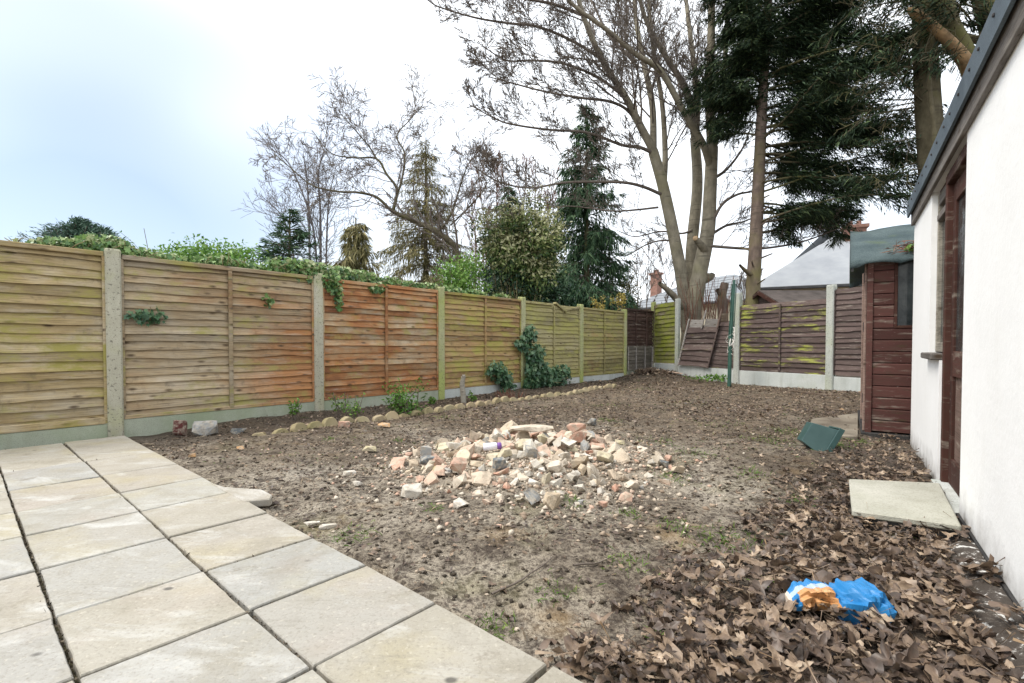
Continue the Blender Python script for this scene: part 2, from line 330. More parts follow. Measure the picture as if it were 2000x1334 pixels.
def soil_mat():
    t = NT('soil', 0.92, 0.2); v = t.world()
    a = t.noise(v, 1.15, 5, 0.6, 0.3); f = t.noise(v, 9, 6, 0.7); g = t.noise(v, 46, 4, 0.7)
    c = t.ramp(a, [(0.34, (0.15, 0.122, 0.093)), (0.44, (0.26, 0.218, 0.165)), (0.53, (0.37, 0.32, 0.25)), (0.68, (0.46, 0.41, 0.335))])
    c = t.mix(t.ramp(f, [(0.38, 0.85), (0.52, 0.0)]), c, (0.066, 0.050, 0.038))
    c = t.mix(t.ramp(g, [(0.40, 0.75), (0.51, 0.0)]), c, (0.048, 0.036, 0.028))
    c = t.mix(t.ramp(g, [(0.58, 0.0), (0.70, 0.6)]), c, (0.42, 0.37, 0.29))
    gg = t.noise(v, 130, 3, 0.7); c = t.mix(t.ramp(gg, [(0.36, 0.6), (0.50, 0.0)]), c, (0.05, 0.038, 0.03)); c = t.mix(t.ramp(gg, [(0.62, 0.0), (0.72, 0.5)]), c, (0.46, 0.40, 0.31))
    ms = t.noise(t.map(v, (1, 1, 1), (9, 4, 0)), 1.7, 5, 0.6); c = t.mix(t.ramp(ms, [(0.56, 0.0), (0.70, 0.4)]), c, (0.20, 0.19, 0.085))
    oc = t.noise(t.map(v, (1, 1, 1), (3, 11, 0)), 2.1, 4, 0.6); c = t.mix(t.ramp(oc, [(0.60, 0.0), (0.74, 0.55)]), c, (0.38, 0.26, 0.13))
    dp = t.n('ShaderNodeVectorMath'); dp.operation = 'DISTANCE'; t.l(t.map(v, (1.08, 0.95, 0)), dp.inputs[0]); dp.inputs[1].default_value = (0.17 * 1.08, 3.4 * 0.95, 0)
    du = t.math('ADD', dp.outputs['Value'], t.math('MULTIPLY', t.math('SUBTRACT', t.noise(v, 4, 6, 0.7), 0.5), 1.5)); c = t.mix(t.ramp(du, [(0.70, 0.7), (1.15, 0.0)]), c, (0.40, 0.345, 0.27))     # brick and mortar dust
    wl = t.math('ADD', t.math('ADD', t.math('MULTIPLY', t.sep(v)[0], 0.822), t.math('MULTIPLY', t.sep(v)[1], -0.569)), t.math('MULTIPLY', t.math('SUBTRACT', t.noise(v, 3, 6, 0.7), 0.5), 1.2)); c = t.mix(t.ramp(t.math('MULTIPLY', t.math('ADD', wl, 2.0), 0.25), [(0.36, 0.0), (0.50, 0.7)]), c, (0.058, 0.044, 0.034))   # rotted leaf mould
    # darker humus in the bed beside the fence and towards the back
    y = t.sep(v); far = t.math('ADD', t.math('MULTIPLY', y[1], 0.10), t.math('MULTIPLY', t.noise(v, 0.7, 3, 0.5), 0.9))
    c = t.mix(t.ramp(far, [(0.78, 0.0), (1.05, 0.72)]), c, t.mix(t.ramp(t.noise(v, 5, 5, .65), [(.4, 0.), (.6, 1.)]), (0.070, 0.052, 0.037), (0.17, 0.125, 0.083)))
    bed = t.math('ADD', t.math('ADD', t.math('MULTIPLY', y[0], -0.755), t.math('MULTIPLY', y[1], 0.655)), t.math('MULTIPLY', t.math('SUBTRACT', t.noise(v, 2.2, 4, 0.6), 0.5), 1.6))
    c = t.mix(t.ramp(t.math('MULTIPLY', t.math('SUBTRACT', bed, 3.5), 0.5), [(0.45, 0.0), (0.75, 0.6)]), c, (0.060, 0.044, 0.032))
    t.bump(t.math('ADD', t.math('ADD', t.math('MULTIPLY', f, 1.2), g), t.math('MULTIPLY', gg, 0.4)), 1.0, 0.022)
    M['soil'] = t.done(c)
soil_mat()

def leafy(name, stops, rough=0.6, trans=0.0, spec=0.3):
    t = NT(name, rough, spec); c = t.ramp(t.tint(), stops)
    n = t.noise(t.world(), 60, 2, 0.5); c = t.mix(t.ramp(n, [(0.35, 0.25), (0.6, 0.0)]), c, (0.02, 0.02, 0.01))
    M[name] = t.done(c)
    if trans:
        tr = t.n('ShaderNodeBsdfTranslucent'); t.l(c, tr.inputs[0]); mx = t.n('ShaderNodeMixShader'); mx.inputs[0].default_value = trans
        out = [k for k in t.t.nodes if k.type == 'OUTPUT_MATERIAL'][0]
        t.l(t.b.outputs[0], mx.inputs[1]); t.l(tr.outputs[0], mx.inputs[2]); t.l(mx.outputs[0], out.inputs[0])
    return M[name]
leafy('dead_leaf', [(0, (0.055, 0.038, 0.030)), (0.25, (0.13, 0.090, 0.066)), (0.5, (0.22, 0.155, 0.105)), (0.75, (0.33, 0.24, 0.165)), (0.94, (0.48, 0.38, 0.275)), (1, (0.36, 0.19, 0.06))], 0.45, 0.10, 0.45)
leafy('grass', [(0, (0.06, 0.13, 0.02)), (0.6, (0.14, 0.24, 0.04)), (1, (0.26, 0.33, 0.08))], 0.6, 0.3)
leafy('straw', [(0, (0.06, 0.045, 0.03)), (0.5, (0.17, 0.13, 0.085)), (1, (0.34, 0.28, 0.19))], 0.8)
leafy('crumb', [(0, (0.035, 0.027, 0.02)), (0.5, (0.10, 0.078, 0.055)), (0.8, (0.20, 0.165, 0.12)), (1, (0.42, 0.37, 0.30))], 0.9)
leafy('ivy_leaf', [(0, (0.03, 0.085, 0.03)), (0.45, (0.09, 0.19, 0.05)), (0.75, (0.20, 0.32, 0.085)), (1, (0.42, 0.46, 0.24))], 0.42, 0.15, 0.5)
leafy('ivy_dark', [(0, (0.018, 0.055, 0.028)), (0.55, (0.055, 0.135, 0.06)), (1, (0.17, 0.27, 0.13))], 0.4, 0.1, 0.5)
leafy('privet_leaf', [(0, (0.05, 0.13, 0.02)), (0.6, (0.13, 0.27, 0.04)), (1, (0.26, 0.40, 0.09))], 0.5, 0.25)
leafy('variegated_leaf', [(0, (0.02, 0.045, 0.015)), (0.4, (0.09, 0.15, 0.035)), (0.7, (0.27, 0.30, 0.11)), (1, (0.48, 0.47, 0.27))], 0.5, 0.2)
leafy('spruce_needle', [(0, (0.022, 0.06, 0.03)), (0.5, (0.065, 0.14, 0.065)), (1, (0.16, 0.25, 0.12))], 0.7, 0.1)
leafy('cypress_needle', [(0, (0.010, 0.026, 0.013)), (0.55, (0.035, 0.070, 0.030)), (1, (0.12, 0.165, 0.065))], 0.75, 0.06)
leafy('blue_needle', [(0, (0.05, 0.10, 0.07)), (1, (0.17, 0.27, 0.20))], 0.7, 0.1)
leafy('gold_needle', [(0, (0.09, 0.09, 0.035)), (0.5, (0.25, 0.225, 0.09)), (1, (0.46, 0.39, 0.19))], 0.75, 0.15)
leafy('straw_twig', [(0, (0.20, 0.14, 0.06)), (1, (0.42, 0.32, 0.16))], 0.8)
leafy('yellow_leaf', [(0, (0.45, 0.33, 0.05)), (1, (0.70, 0.58, 0.20))], 0.6, 0.3)
leafy('red_twig', [(0, (0.14, 0.06, 0.04)), (1, (0.30, 0.15, 0.10))], 0.8)
def bark(name, c0, c1, moss=None, moss_r=(0.5, 0.7), sc_=6, ring=True):
    t = NT(name, 0.88, 0.2); v = t.world()
    n = t.noise(t.map(v, (1, 1, 0.55)), sc_, 6, 0.65); c = t.ramp(n, [(0.3, c0), (0.7, c1)])
    if moss:
        m_ = t.noise(v, 1.1, 4, 0.6); c = t.mix(t.ramp(m_, [(moss_r[0], 0.0), (moss_r[1], 0.8)]), c, moss)
    h = n
    if ring:
        rg = t.noise(t.map(v, (1, 1, 9)), 1.5, 4, 0.6, 0.3); c = t.mix(t.ramp(rg, [(0.58, 0.0), (0.68, 0.6)]), c, (0.06, 0.05, 0.035)); h = t.math('SUBTRACT', n, t.math('MULTIPLY', rg, 0.5))
    t.bump(h, 0.6, 0.02); M[name] = t.done(c)
bark('bark_sycamore', (0.17, 0.15, 0.11), (0.36, 0.32, 0.24), (0.25, 0.235, 0.125), (0.55, 0.80))
bark('bark_twig', (0.11, 0.09, 0.075), (0.21, 0.175, 0.145), ring=False)
bark('bark_conifer', (0.10, 0.075, 0.06), (0.22, 0.165, 0.13), (0.19, 0.17, 0.07), (0.50, 0.72), 9)
bark('bark_dark', (0.065, 0.055, 0.033), (0.14, 0.12, 0.075), (0.13, 0.13, 0.04), (0.48, 0.7), 7)
bark('bark_willow', (0.16, 0.13, 0.07), (0.30, 0.25, 0.14), ring=False)
bark('bark_birch_far', (0.13, 0.12, 0.13), (0.22, 0.20, 0.19), ring=False)
simple('sawn_wood', (0.42, 0.28, 0.15), (0.58, 0.42, 0.26), 14, 0.8)
simple('broken_wood', (0.13, 0.085, 0.045), (0.36, 0.23, 0.115), 5, 0.85, bump=.8, dist=.02)

# ------------------------------------------------------------------ garden frame
D1 = np.array([0.655, 0.755, 0]); D2 = np.array([-0.755, 0.655, 0])          # along / across the side fence
POST = [np.array([-3.617 + 1.264 * i, 4.39 + 1.457 * i, 0]) for i in range(-1, 6)]
PA, PB, PC, PD = np.array([3.74, 12.8, 0]), np.array([4.09, 11.95, 0]), np.array([4.87, 10.43, 0]), np.array([5.77, 8.75, 0])
PE = PD + (PD - PC)
HC = np.array([3.31, 4.0, 0]); HD = np.array([-0.569, -0.822, 0]); HN = np.array([-0.822, 0.569, 0])    # house corner, along wall towards camera, outward
PILE = np.array([0.12, 3.42])
def pile_h(x, y):
    dx, dy = (x - PILE[0]) / 0.92, (y - PILE[1]) / 1.05
    r = np.sqrt(dx * dx + dy * dy)
    return 0.125 * np.clip(1 - r, 0, 1) ** 0.9 + 0.04 * np.exp(-((x - 0.2) ** 2 + (y - 3.95) ** 2) / 0.10) * (r < 1.1)
LX = np.array([-0.10, 0.34, 0.80, 1.45, 2.20, 3.0]); LY = np.array([1.16, 1.36, 1.9, 2.75, 3.55, 4.2])
def litter(x, y):                    # 1 deep in the leaf drift along the house, 0 outside
    xb = np.interp(y, LY, LX)
    s = (x - xb) / 0.45 + (fbm(x * 2.3 + 9, y * 2.3) - 0.5) * 1.6
    return np.clip(s + 0.35, 0, 1) * (y < 4.4)
def patio_mask(x, y):
    a = x * D1[0] + y * D1[1]; b = x * D2[0] + y * D2[1]
    return (a < 0.985) & (b < 5.5) & (b > -2.2)
def ground_h(x, y):
    x = np.asarray(x, float); y = np.asarray(y, float)
    near = 1 / (1 + np.exp((np.hypot(x, y) - 16) * 1.2))
    h = (fbm(x * 0.9, y * 0.9, 3) - 0.5) * 0.09 + (fbm(x * 6 + 3, y * 6, 4) - 0.5) * 0.045
    h *= near
    h += pile_h(x, y) * 0.8
    h += 0.16 * np.exp(-(((x - 3.55) ** 2 + (y - 12.1) ** 2) / 0.9))
    h += 0.04 * litter(x, y) * np.exp(-((x - 1.4) ** 2 + (y - 1.2) ** 2) / 1.2)
    b = x * D2[0] + y * D2[1]
    h += 0.03 * np.clip((b - 5.05) * 4, 0, 1) * np.clip((x * D1[0] + y * D1[1] - 1.2), 0, 1) * near     # bed beside the fence
    h = np.where(patio_mask(x, y), -0.06, h)
    return h

def axis(fine0, fine1, step, lo, hi):
    a = list(np.arange(fine0, fine1, step)); s = step
    while a[-1] < hi: s *= 1.22; a.append(a[-1] + s)
    s = step
    while a[0] > lo: s *= 1.22; a.insert(0, a[0] - s)
    return np.array(a)
gx = axis(-3.2, 5.2, 0.032, -260, 260); gy = axis(0.7, 8.0, 0.034, -260, 380)
X, Y = np.meshgrid(gx, gy); Z = ground_h(X, Y)
nx, ny = len(gx), len(gy)
idx = np.arange(nx * ny).reshape(ny, nx)
Fq = np.stack([idx[:-1, :-1], idx[:-1, 1:], idx[1:, 1:], idx[1:, :-1]], -1).reshape(-1, 4)
link('ground', mesh_np('ground', np.stack([X, Y, Z], -1).reshape(-1, 3), [Fq], None, True), M['soil'], kind='structure', label='bare brown garden soil with patches of moss')
gz = lambda x, y: float(ground_h(np.array([x]), np.array([y]))[0])

# ------------------------------------------------------------------ patio
patio = empty('patio', kind='structure', label='patio of pale stone slabs with open joints')
simple('joint_soil', (0.035, 0.03, 0.02), (0.09, 0.08, 0.04), 30, 0.95)
def dd(a, b, z): p = D1 * a + D2 * b; return (p[0], p[1], z)
jm = MB(); q = [dd(-3.2, -2.0, 0), dd(0.965, -2.0, 0), dd(0.965, 5.46, 0), dd(-3.2, 5.46, 0)]
jm.add([(p[0], p[1], -0.05) for p in q] + [(p[0], p[1], 0.003) for p in q], [(3, 2, 1, 0), (4, 5, 6, 7), (0, 1, 5, 4), (1, 2, 6, 5), (2, 3, 7, 6), (3, 0, 4, 7)])
link('bedding_soil', jm.mesh('bedding'), M['joint_soil'], patio)
acol = [0.98, 0.575, 0.18, -0.22, -0.62, -1.02, -1.42, -1.82, -2.22]
brow = [-1.6, -1.14, -0.68, -0.22, 0.24, 0.72, 1.163, 1.555, 1.955, 2.407, 2.879, 3.33, 3.84, 4.40, 5.40]
for ia in range(len(acol) - 1):
    for ib in range(len(brow) - 1):
        a1, a0 = acol[ia], acol[ia + 1]; b0, b1 = brow[ib], brow[ib + 1]
        if ia > 3 and b0 < 0.2 and a1 < -0.6: continue
        g = 0.0042 + rng.random(4) * 0.003
        jit = (rng.random((4, 2)) - 0.5) * 0.006
        zt = 0.030 + (rng.random() - 0.5) * 0.006 + (rng.random(4) - 0.5) * 0.005
        cs = [(a0 + g[0], b0 + g[1]), (a1 - g[2], b0 + g[1]), (a1 - g[2], b1 - g[3]), (a0 + g[0], b1 - g[3])]
        top = []
        n = 9                                        # slightly uneven riven edge
        for k in range(4):
            p0 = np.array(cs[k]) + jit[k]; p1 = np.array(cs[(k + 1) % 4]) + jit[(k + 1) % 4]
            for i in range(n):
                t = i / n; p = p0 * (1 - t) + p1 * t
                if i: p = p + (rng.random(2) - 0.5) * 0.0035
                z = zt[k] * (1 - t) + zt[(k + 1) % 4] * t
                top.append((p[0], p[1], z))
        m = MB(); N_ = len(top)
        cen = np.mean([(p[0], p[1]) for p in top], 0)
        ins = [(p[0] + (cen[0] - p[0]) * 0.014, p[1] + (cen[1] - p[1]) * 0.014) for p in top]
        vs = [dd(p[0], p[1], -0.01) for p in top] + [dd(p[0], p[1], p[2] - 0.004) for p in top] + [dd(i_[0], i_[1], p[2]) for i_, p in zip(ins, top)]
        fs = [tuple(range(2 * N_, 3 * N_))]
        for i in range(N_):
            j = (i + 1) % N_
            fs += [(i, j, N_ + j, N_ + i), (N_ + i, N_ + j, 2 * N_ + j, 2 * N_ + i)]
        m.add(vs, fs)
        link('paving_slab', m.mesh('slab'), M['slab'], patio)

# ------------------------------------------------------------------ side and back fences
def waney(name, x0, x1, z0, z1, y_top, y_bot, th=0.008, wav=0.010, seg=16, slope=0.0, shear=0.0):
    """one lapped fence slat: wavy lower edge, leaning out at the bottom, front towards -y"""
    n = seg + 1; xs = np.linspace(x0, x1, n); ph = random.random() * 50; ph2 = random.random() * 50
    wb = (vnoise(xs * 3.1 + ph, np.full(n, ph2)) - 0.5) * 2 * wav + (vnoise(xs * 9 + ph, np.full(n, ph2 + 4)) - 0.5) * wav * 0.7
    bow = (vnoise(xs * 1.7 + ph2, np.full(n, ph)) - 0.5) * 0.008
    sl = (xs - x0) * slope
    V = []
    for i in range(n):
        zt, zb = z1 + sl[i], z0 + wb[i] + sl[i]; xx = xs[i]
        V += [(xx + shear * zt, y_top + bow[i], zt), (xx + shear * zt, y_top - th + bow[i], zt), (xx + shear * zb, y_bot - th + bow[i], zb), (xx + shear * zb, y_bot + bow[i], zb)]
    F = [(0, 1, 2, 3), tuple((n - 1) * 4 + k for k in (3, 2, 1, 0))]
    for i in range(n - 1):
        for k in range(4):
            F.append((i * 4 + k, i * 4 + (k + 1) % 4, i * 4 + 4 + (k + 1) % 4, i * 4 + 4 + k))
    m = MB(); m.add(V, F); return m.mesh(name)

def lap_panel(p, q, z0, z1, m, label, n_slats=18, gap=0.065, battens=(0.5,), cap=True, mframe=None, wav=0.010, cap_tilt=0.0, slope=0.0, y_off=0.0, name='fence_panel'):
    p = np.array(p); q = np.array(q); d = q - p; Lg = np.linalg.norm(d[:2]); rz = math.atan2(d[1], d[0])
    e = empty(name, (p[0], p[1], 0), rz, label=label, cat='fence panel', group='lapped timber fence panels')
    x0, x1 = gap, Lg - gap; mframe = mframe or m
    ex = (z1 - z0) / n_slats
    for i in range(n_slats):
        a = z0 + i * ex + (random.random() - 0.5) * 0.012; b = z0 + (i + 1) * ex + 0.022
        if i == n_slats - 1: b = z1 - 0.004
        link('slat', waney('slat', x0 + 0.002, x1 - 0.002, a, b, 0.018 + y_off, -0.006 + y_off - random.random() * 0.008, wav=wav, slope=slope), m, e)
    for x in (x0 - 0.012, x1 - 0.012):
        link('edge_batten', boxmesh('edge_batten', x, x + 0.024, -0.034 + y_off, -0.017 + y_off, z0, z1 - 0.03, 0.003), mframe, e)
    for f in battens:
        xm = x0 + (x1 - x0) * f
        link('batten', boxmesh('batten', xm - 0.019, xm + 0.019, -0.038 + y_off, -0.018 + y_off, z0 + 0.01, z1 - 0.036, 0.003), mframe, e)
    if cap: link('cap_rail', boxmesh('cap_rail', x0, x1, -0.042 + y_off, 0.04 + y_off, z1 - 0.034, z1 + 0.008, 0.004), mframe, e)
    return e

def con_post(p, rz, h, m, label, w=0.105, group='concrete fence posts'):
    o = MB(); a = w / 2; c = 0.014
    prof = [(-a + c, -a), (a - c, -a), (a, -a + c), (a, -0.028), (a - 0.022, -0.022), (a - 0.022, 0.022), (a, 0.028), (a, a - c), (a - c, a), (-a + c, a), (-a, a - c), (-a, 0.028), (-a + 0.022, 0.022), (-a + 0.022, -0.022), (-a, -0.028), (-a, -a + c)]
    n = len(prof)
    V = [(x, y, -0.2) for x, y in prof] + [(x, y, h - 0.02) for x, y in prof] + [(x * 0.86, y * 0.86, h + (0.004 if y > 0 else -0.004)) for x, y in prof]
    F = [tuple(range(2 * n, 3 * n))]
    for k in (0, n):
        F += [(k + i, k + (i + 1) % n, k + n + (i + 1) % n, k + n + i) for i in range(n)]
    o.add(V, F)
    ob = link('concrete_post', o.mesh('post', 0.0), m, None, label=label, cat='fence post', group=group)
    ob.location = (p[0], p[1], 0); ob.rotation_euler = (0, 0, rz); return ob

def gravel(p, q, z1, m, label, z0=-0.15):
    p = np.array(p); q = np.array(q); d = q - p; Lg = np.linalg.norm(d[:2]); rz = math.atan2(d[1], d[0])
    o = link('gravel_board', boxmesh('gravel_board', 0.05, Lg - 0.05, -0.028, 0.024, z0, z1, 0.005), m, None, label=label, cat='gravel board', group='concrete gravel boards')
    o.location = (p[0], p[1], 0); o.rotation_euler = (0, 0, rz); return o

RZ1 = math.atan2(D1[1], D1[0])
RZ2 = math.atan2((PD - PC)[1], (PD - PC)[0])
lab = ['weathered tan lap panel running off the left edge of the photo', 'grey-tan lap panel with orange stain near its right end and pale batten', 'orange-red lap panel streaked with green beneath the ivy',
       'orange and lime-green lap panel behind the wooden stake', 'olive lap panel with snapped cap rail beside climbing ivy', 'olive lap panel with rusty right end before the dark corner panel']
mats = ['wood_tan', 'wood_greytan', 'wood_orange', 'wood_orange_lime', 'wood_olive', 'wood_olive_rust']
ztop = [1.655, 1.645, 1.635, 1.63, 1.62, 1.61]
for i in range(6):
    broken = (i == 4)
    e = lap_panel(POST[i], POST[i + 1], 0.155 if i else 0.13, ztop[i], M[mats[i]], lab[i], n_slats=[19, 19, 18, 18, 18, 17][i], cap=not broken, wav=[0.009, 0.011, 0.009, 0.011, 0.010, 0.010][i],
                  mframe=M['wood_grey_pale'] if i == 99 else None)
    if i in (0, 5):                   # thin extra board ends standing proud, and lowest board
        pass
    link('base_rail', boxmesh('base_rail', 0.065, 1.86, -0.034, -0.016, 0.125 if i == 0 else 0.150, 0.185, 0.003), M[mats[i]], e)
    if broken:
        Lg = np.linalg.norm(POST[5] - POST[4])
        a = MB(); a.box(0.065, 0.92, -0.042, 0.04, ztop[i] - 0.034, ztop[i] + 0.008); link('cap_rail', a.mesh('cap', 0.004), M['wood_olive'], e)
        b = link('cap_rail', boxmesh('cap', -0.40, 0.0, -0.042, 0.04, -0.02, 0.02, 0.004), M['wood_olive'], e, label='snapped end of the cap rail, dropped on the left')
        b.location = (1.36, -0.01, ztop[i] - 0.125); b.rotation_euler = (0, R(22), 0)
        b2 = link('cap_rail', boxmesh('cap', -0.62, 0.0, -0.042, 0.04, -0.02, 0.02, 0.004), M['wood_olive'], e, label='snapped end of the cap rail, pointing down from the post')
        b2.location = (1.865, -0.005, ztop[i] - 0.012); b2.rotation_euler = (0, R(-9), 0)
    gravel(POST[i], POST[i + 1], 0.150 if i else 0.122, M['gravel_board'] if i < 3 else M['gravel_board_clean'],
           ['mossy grey-green gravel board under the leftmost fence panel', 'mossy grey-green gravel board behind the stray brick and stones', 'grey gravel board behind the small leafy bush', 'pale grey gravel board behind the wooden stake', 'pale grey gravel board right of the climbing ivy', 'pale grey gravel board next to the dark corner panel'][i])
pl = ['', 'pitted concrete post beside the corner of the patio', 'pitted pale concrete post under the thick ivy clump', 'green-tinged concrete post between orange panel and lime panel', 'olive concrete post wrapped by climbing ivy',
      'greenish concrete post after the snapped cap rail', 'greenish concrete post left of the dark corner panel']
for i in range(1, 7):
    con_post(POST[i], RZ1, [0, 1.70, 1.695, 1.70, 1.69, 1.68, 1.68][i], M['post_concrete'] if i < 3 else M['post_concrete_green'], pl[i], w=0.115)
# corner
P5 = POST[6]
lap_panel(P5, PA, 0.76, 1.70, M['wood_dark'], 'very dark brown lap panel high in the fence corner', n_slats=11, battens=(0.34, 0.74))
e = lap_panel(P5 + np.array([0.04, -0.06, 0]), PA + np.array([-0.02, -0.06, 0]), 0.2, 0.80, M['wood_grey_old'], 'low grey panel with pale battens beneath the dark corner panel', n_slats=7, battens=(0.30, 0.66, 0.97), mframe=M['wood_grey_pale'], cap=False)
gravel(P5, PA, 0.22, M['gravel_board'], 'short grey gravel board under the low corner panel')
con_post(PA, RZ2, 1.95, M['post_concrete_green'], 'mossy concrete post in the far corner of the garden')
con_post(PB, RZ2, 1.96, M['post_concrete_back'], 'pale concrete post left of the collapsed panel')
con_post(PC, RZ2, 1.94, M['post_concrete_back'], 'pale concrete post right of the washing line pole', w=0.13)
con_post(PD, RZ2, 1.91, M['post_concrete_back'], 'pale concrete post close to the maroon shed', w=0.13)
con_post(PE, RZ2, 1.91, M['post_concrete_back'], 'concrete post hidden mostly behind the maroon shed')
lap_panel(PA, PB, 0.34, 1.88, M['wood_mossy'], 'narrow mossy green panel between the two corner posts', n_slats=15, battens=(), slope=0.03, wav=0.014, cap=False)
lap_panel(PC, PD, 0.285, 1.67, M['wood_brown_lime'], 'dark brown panel blotched with lime algae below the neighbour shed', n_slats=14, cap=False, wav=0.014)
lap_panel(PD, PE, 0.285, 1.83, M['wood_brown'], 'brown panel between pale post and maroon shed', n_slats=16, cap=False, wav=0.014)
gravel(PA, PB, 0.345, M['gravel_board_clean'], 'short pale gravel board below the narrow mossy panel')
gravel(PB, PC, 0.31, M['gravel_board_clean'], 'pale gravel board below the collapsed panel')
gravel(PC, PD, 0.275, M['gravel_board_clean'], 'long pale gravel board below the lime blotched panel')
gravel(PD, PE, 0.255, M['gravel_board_clean'], 'pale gravel board running behind the maroon shed')
# collapsed panel between PB and PC: a leaning part and what still stands
d = PC - PB; LB = np.linalg.norm(d[:2]); rzb = math.atan2(d[1], d[0])
e = empty('fence_panel', (PB[0], PB[1], 0), rzb, label='collapsed brown panel leaning right with grey boards at its top', cat='fence panel', group='lapped timber fence panels')
nsl = 7
for i in range(nsl):
    a = 0.315 + i * 0.135; b = a + 0.155
    link('slat', waney('slat', 0.02, 0.90, a + (random.random() - .5) * .03, b, -0.045, -0.075 - random.random() * .02, wav=0.016, slope=-0.03 + random.random() * 0.02, shear=0.30), M['wood_brown'], e)
for i, (xa, xb) in enumerate(((0.04, 0.42), (0.48, 0.86))):
    link('grey_board', waney('grey_board', xa, xb, 1.24, 1.42, -0.05, -0.055, wav=0.004, slope=-0.05, shear=0.30), M['wood_grey_pale'], e)
def lean_batten(x, z0, z1, mt, w=0.035, y=-0.10, sh=0.30, nm='batten'):
    o = MB(); o.add([(x + sh * z0, y, z0), (x + w + sh * z0, y, z0), (x + w + sh * z0, y + .025, z0), (x + sh * z0, y + .025, z0), (x + sh * z1, y, z1), (x + w + sh * z1, y, z1), (x + w + sh * z1, y + .025, z1), (x + sh * z1, y + .025, z1)],
                    [(0, 3, 2, 1), (4, 5, 6, 7), (0, 1, 5, 4), (1, 2, 6, 5), (2, 3, 7, 6), (3, 0, 4, 7)])
    return link(nm, o.mesh(nm, 0.003), mt, e)
lean_batten(-0.01, 0.30, 1.44, M['wood_grey_pale']); lean_batten(0.885, 0.29, 1.42, M['wood_brown']); lean_batten(0.43, 1.20, 1.62, M['wood_grey_pale']); lean_batten(0.885, 1.20, 1.60, M['shed_trim'], y=-0.128)
e = empty('fence_panel', (PB[0], PB[1], 0), rzb, label='standing remains of brown lap panel behind the washing line pole', cat='fence panel', group='lapped timber fence panels')
for i in range(11):
    a = 0.31 + i * 0.093
    link('slat', waney('slat', 0.72 + 0.02 * i, LB - 0.06, a, a + 0.12, 0.0, -0.02, wav=0.012, slope=-0.02), M['wood_brown'], e)
link('slat', waney('slat', 1.20, 1.46, 1.33, 1.52, 0.0, -0.012, wav=0.01), M['old_plank'], e)

# ------------------------------------------------------------------ white outbuilding on the right
t = NT('white_render', 0.85, 0.2); v = t.world()
n1 = t.noise(v, 1.6, 4, 0.6); c = t.ramp(n1, [(0.3, (0.80, 0.80, 0.785)), (0.7, (0.86, 0.86, 0.85))])
zz = t.sep(v); low = t.math('ADD', zz[2], t.math('MULTIPLY', t.noise(v, 9, 5, 0.65), 0.25))
c = t.mix(t.ramp(low, [(0.12, 0.85), (0.20, 0.3), (0.30, 0.0)]), c, (0.16, 0.14, 0.115))
c = t.mix(t.ramp(t.noise(v, 30, 4, 0.6), [(0.62, 0.0), (0.75, 0.10)]), c, (0.5, 0.48, 0.42))
c = t.mix(t.ramp(t.noise(t.map(v, (3, 3, .5)), 2.0, 5, 0.65), [(0.55, 0.0), (0.75, 0.15)]), c, (0.64, 0.625, 0.58))
t.bump(t.math('ADD', t.noise(v, 34, 6, 0.7), t.math('MULTIPLY', t.noise(v, 5, 4, 0.6), 2.4)), 0.28, 0.006); M['white_render'] = t.done(c)
t = NT('roof_felt', 0.75, 0.35); v = t.world()
c = t.ramp(t.noise(v, 3, 5, 0.6), [(0.3, (0.055, 0.075, 0.095)), (0.7, (0.12, 0.155, 0.185))]); c = t.mix(t.ramp(t.noise(v, 150, 2, 0.6), [(0.4, 0.5), (0.55, 0.0)]), c, (0.06, 0.08, 0.09))
t.bump(t.noise(v, 150, 2, 0.6), 0.4, 0.003); M['roof_felt'] = t.done(c)
t = NT('shed_felt', 0.9, 0.2); v = t.world()
c = t.ramp(t.noise(v, 4, 5, 0.6), [(0.3, (0.042, 0.062, 0.066)), (0.7, (0.095, 0.125, 0.125))]); c = t.mix(t.ramp(t.noise(v, 120, 2, 0.6), [(0.4, 0.6), (0.55, 0.0)]), c, (0.03, 0.045, 0.05))
c = t.mix(t.ramp(t.noise(v, 2.4, 4, 0.6), [(0.55, 0.0), (0.7, 0.5)]), c, (0.10, 0.13, 0.05))
t.bump(t.math('ADD', t.noise(v, 120, 2, 0.6), t.noise(v, 9, 3, 0.5)), 0.6, 0.006); M['shed_felt'] = t.done(c)
t = NT('dark_glass', 0.06, 0.5); v = t.world()
c = t.ramp(t.noise(v, 5, 5, 0.65), [(0.35, (0.012, 0.016, 0.018)), (0.7, (0.07, 0.08, 0.08))]); M['dark_glass'] = t.done(c, t.ramp(t.noise(v, 8, 4, 0.6), [(0.4, 0.05), (0.7, 0.35)]))
simple('black_bitumen', (0.012, 0.012, 0.013), (0.05, 0.048, 0.045), 12, 0.6)
simple('interior', (0.05, 0.045, 0.04), (0.09, 0.08, 0.07), 3, 0.9)

hrz = math.atan2(HD[1], HD[0])        # local x runs from the far corner towards the camera, local y = into the building?
house = empty('outbuilding', (HC[0], HC[1], 0), hrz, label='white rendered outbuilding with brown door and felt roof edge on the right', cat='building')
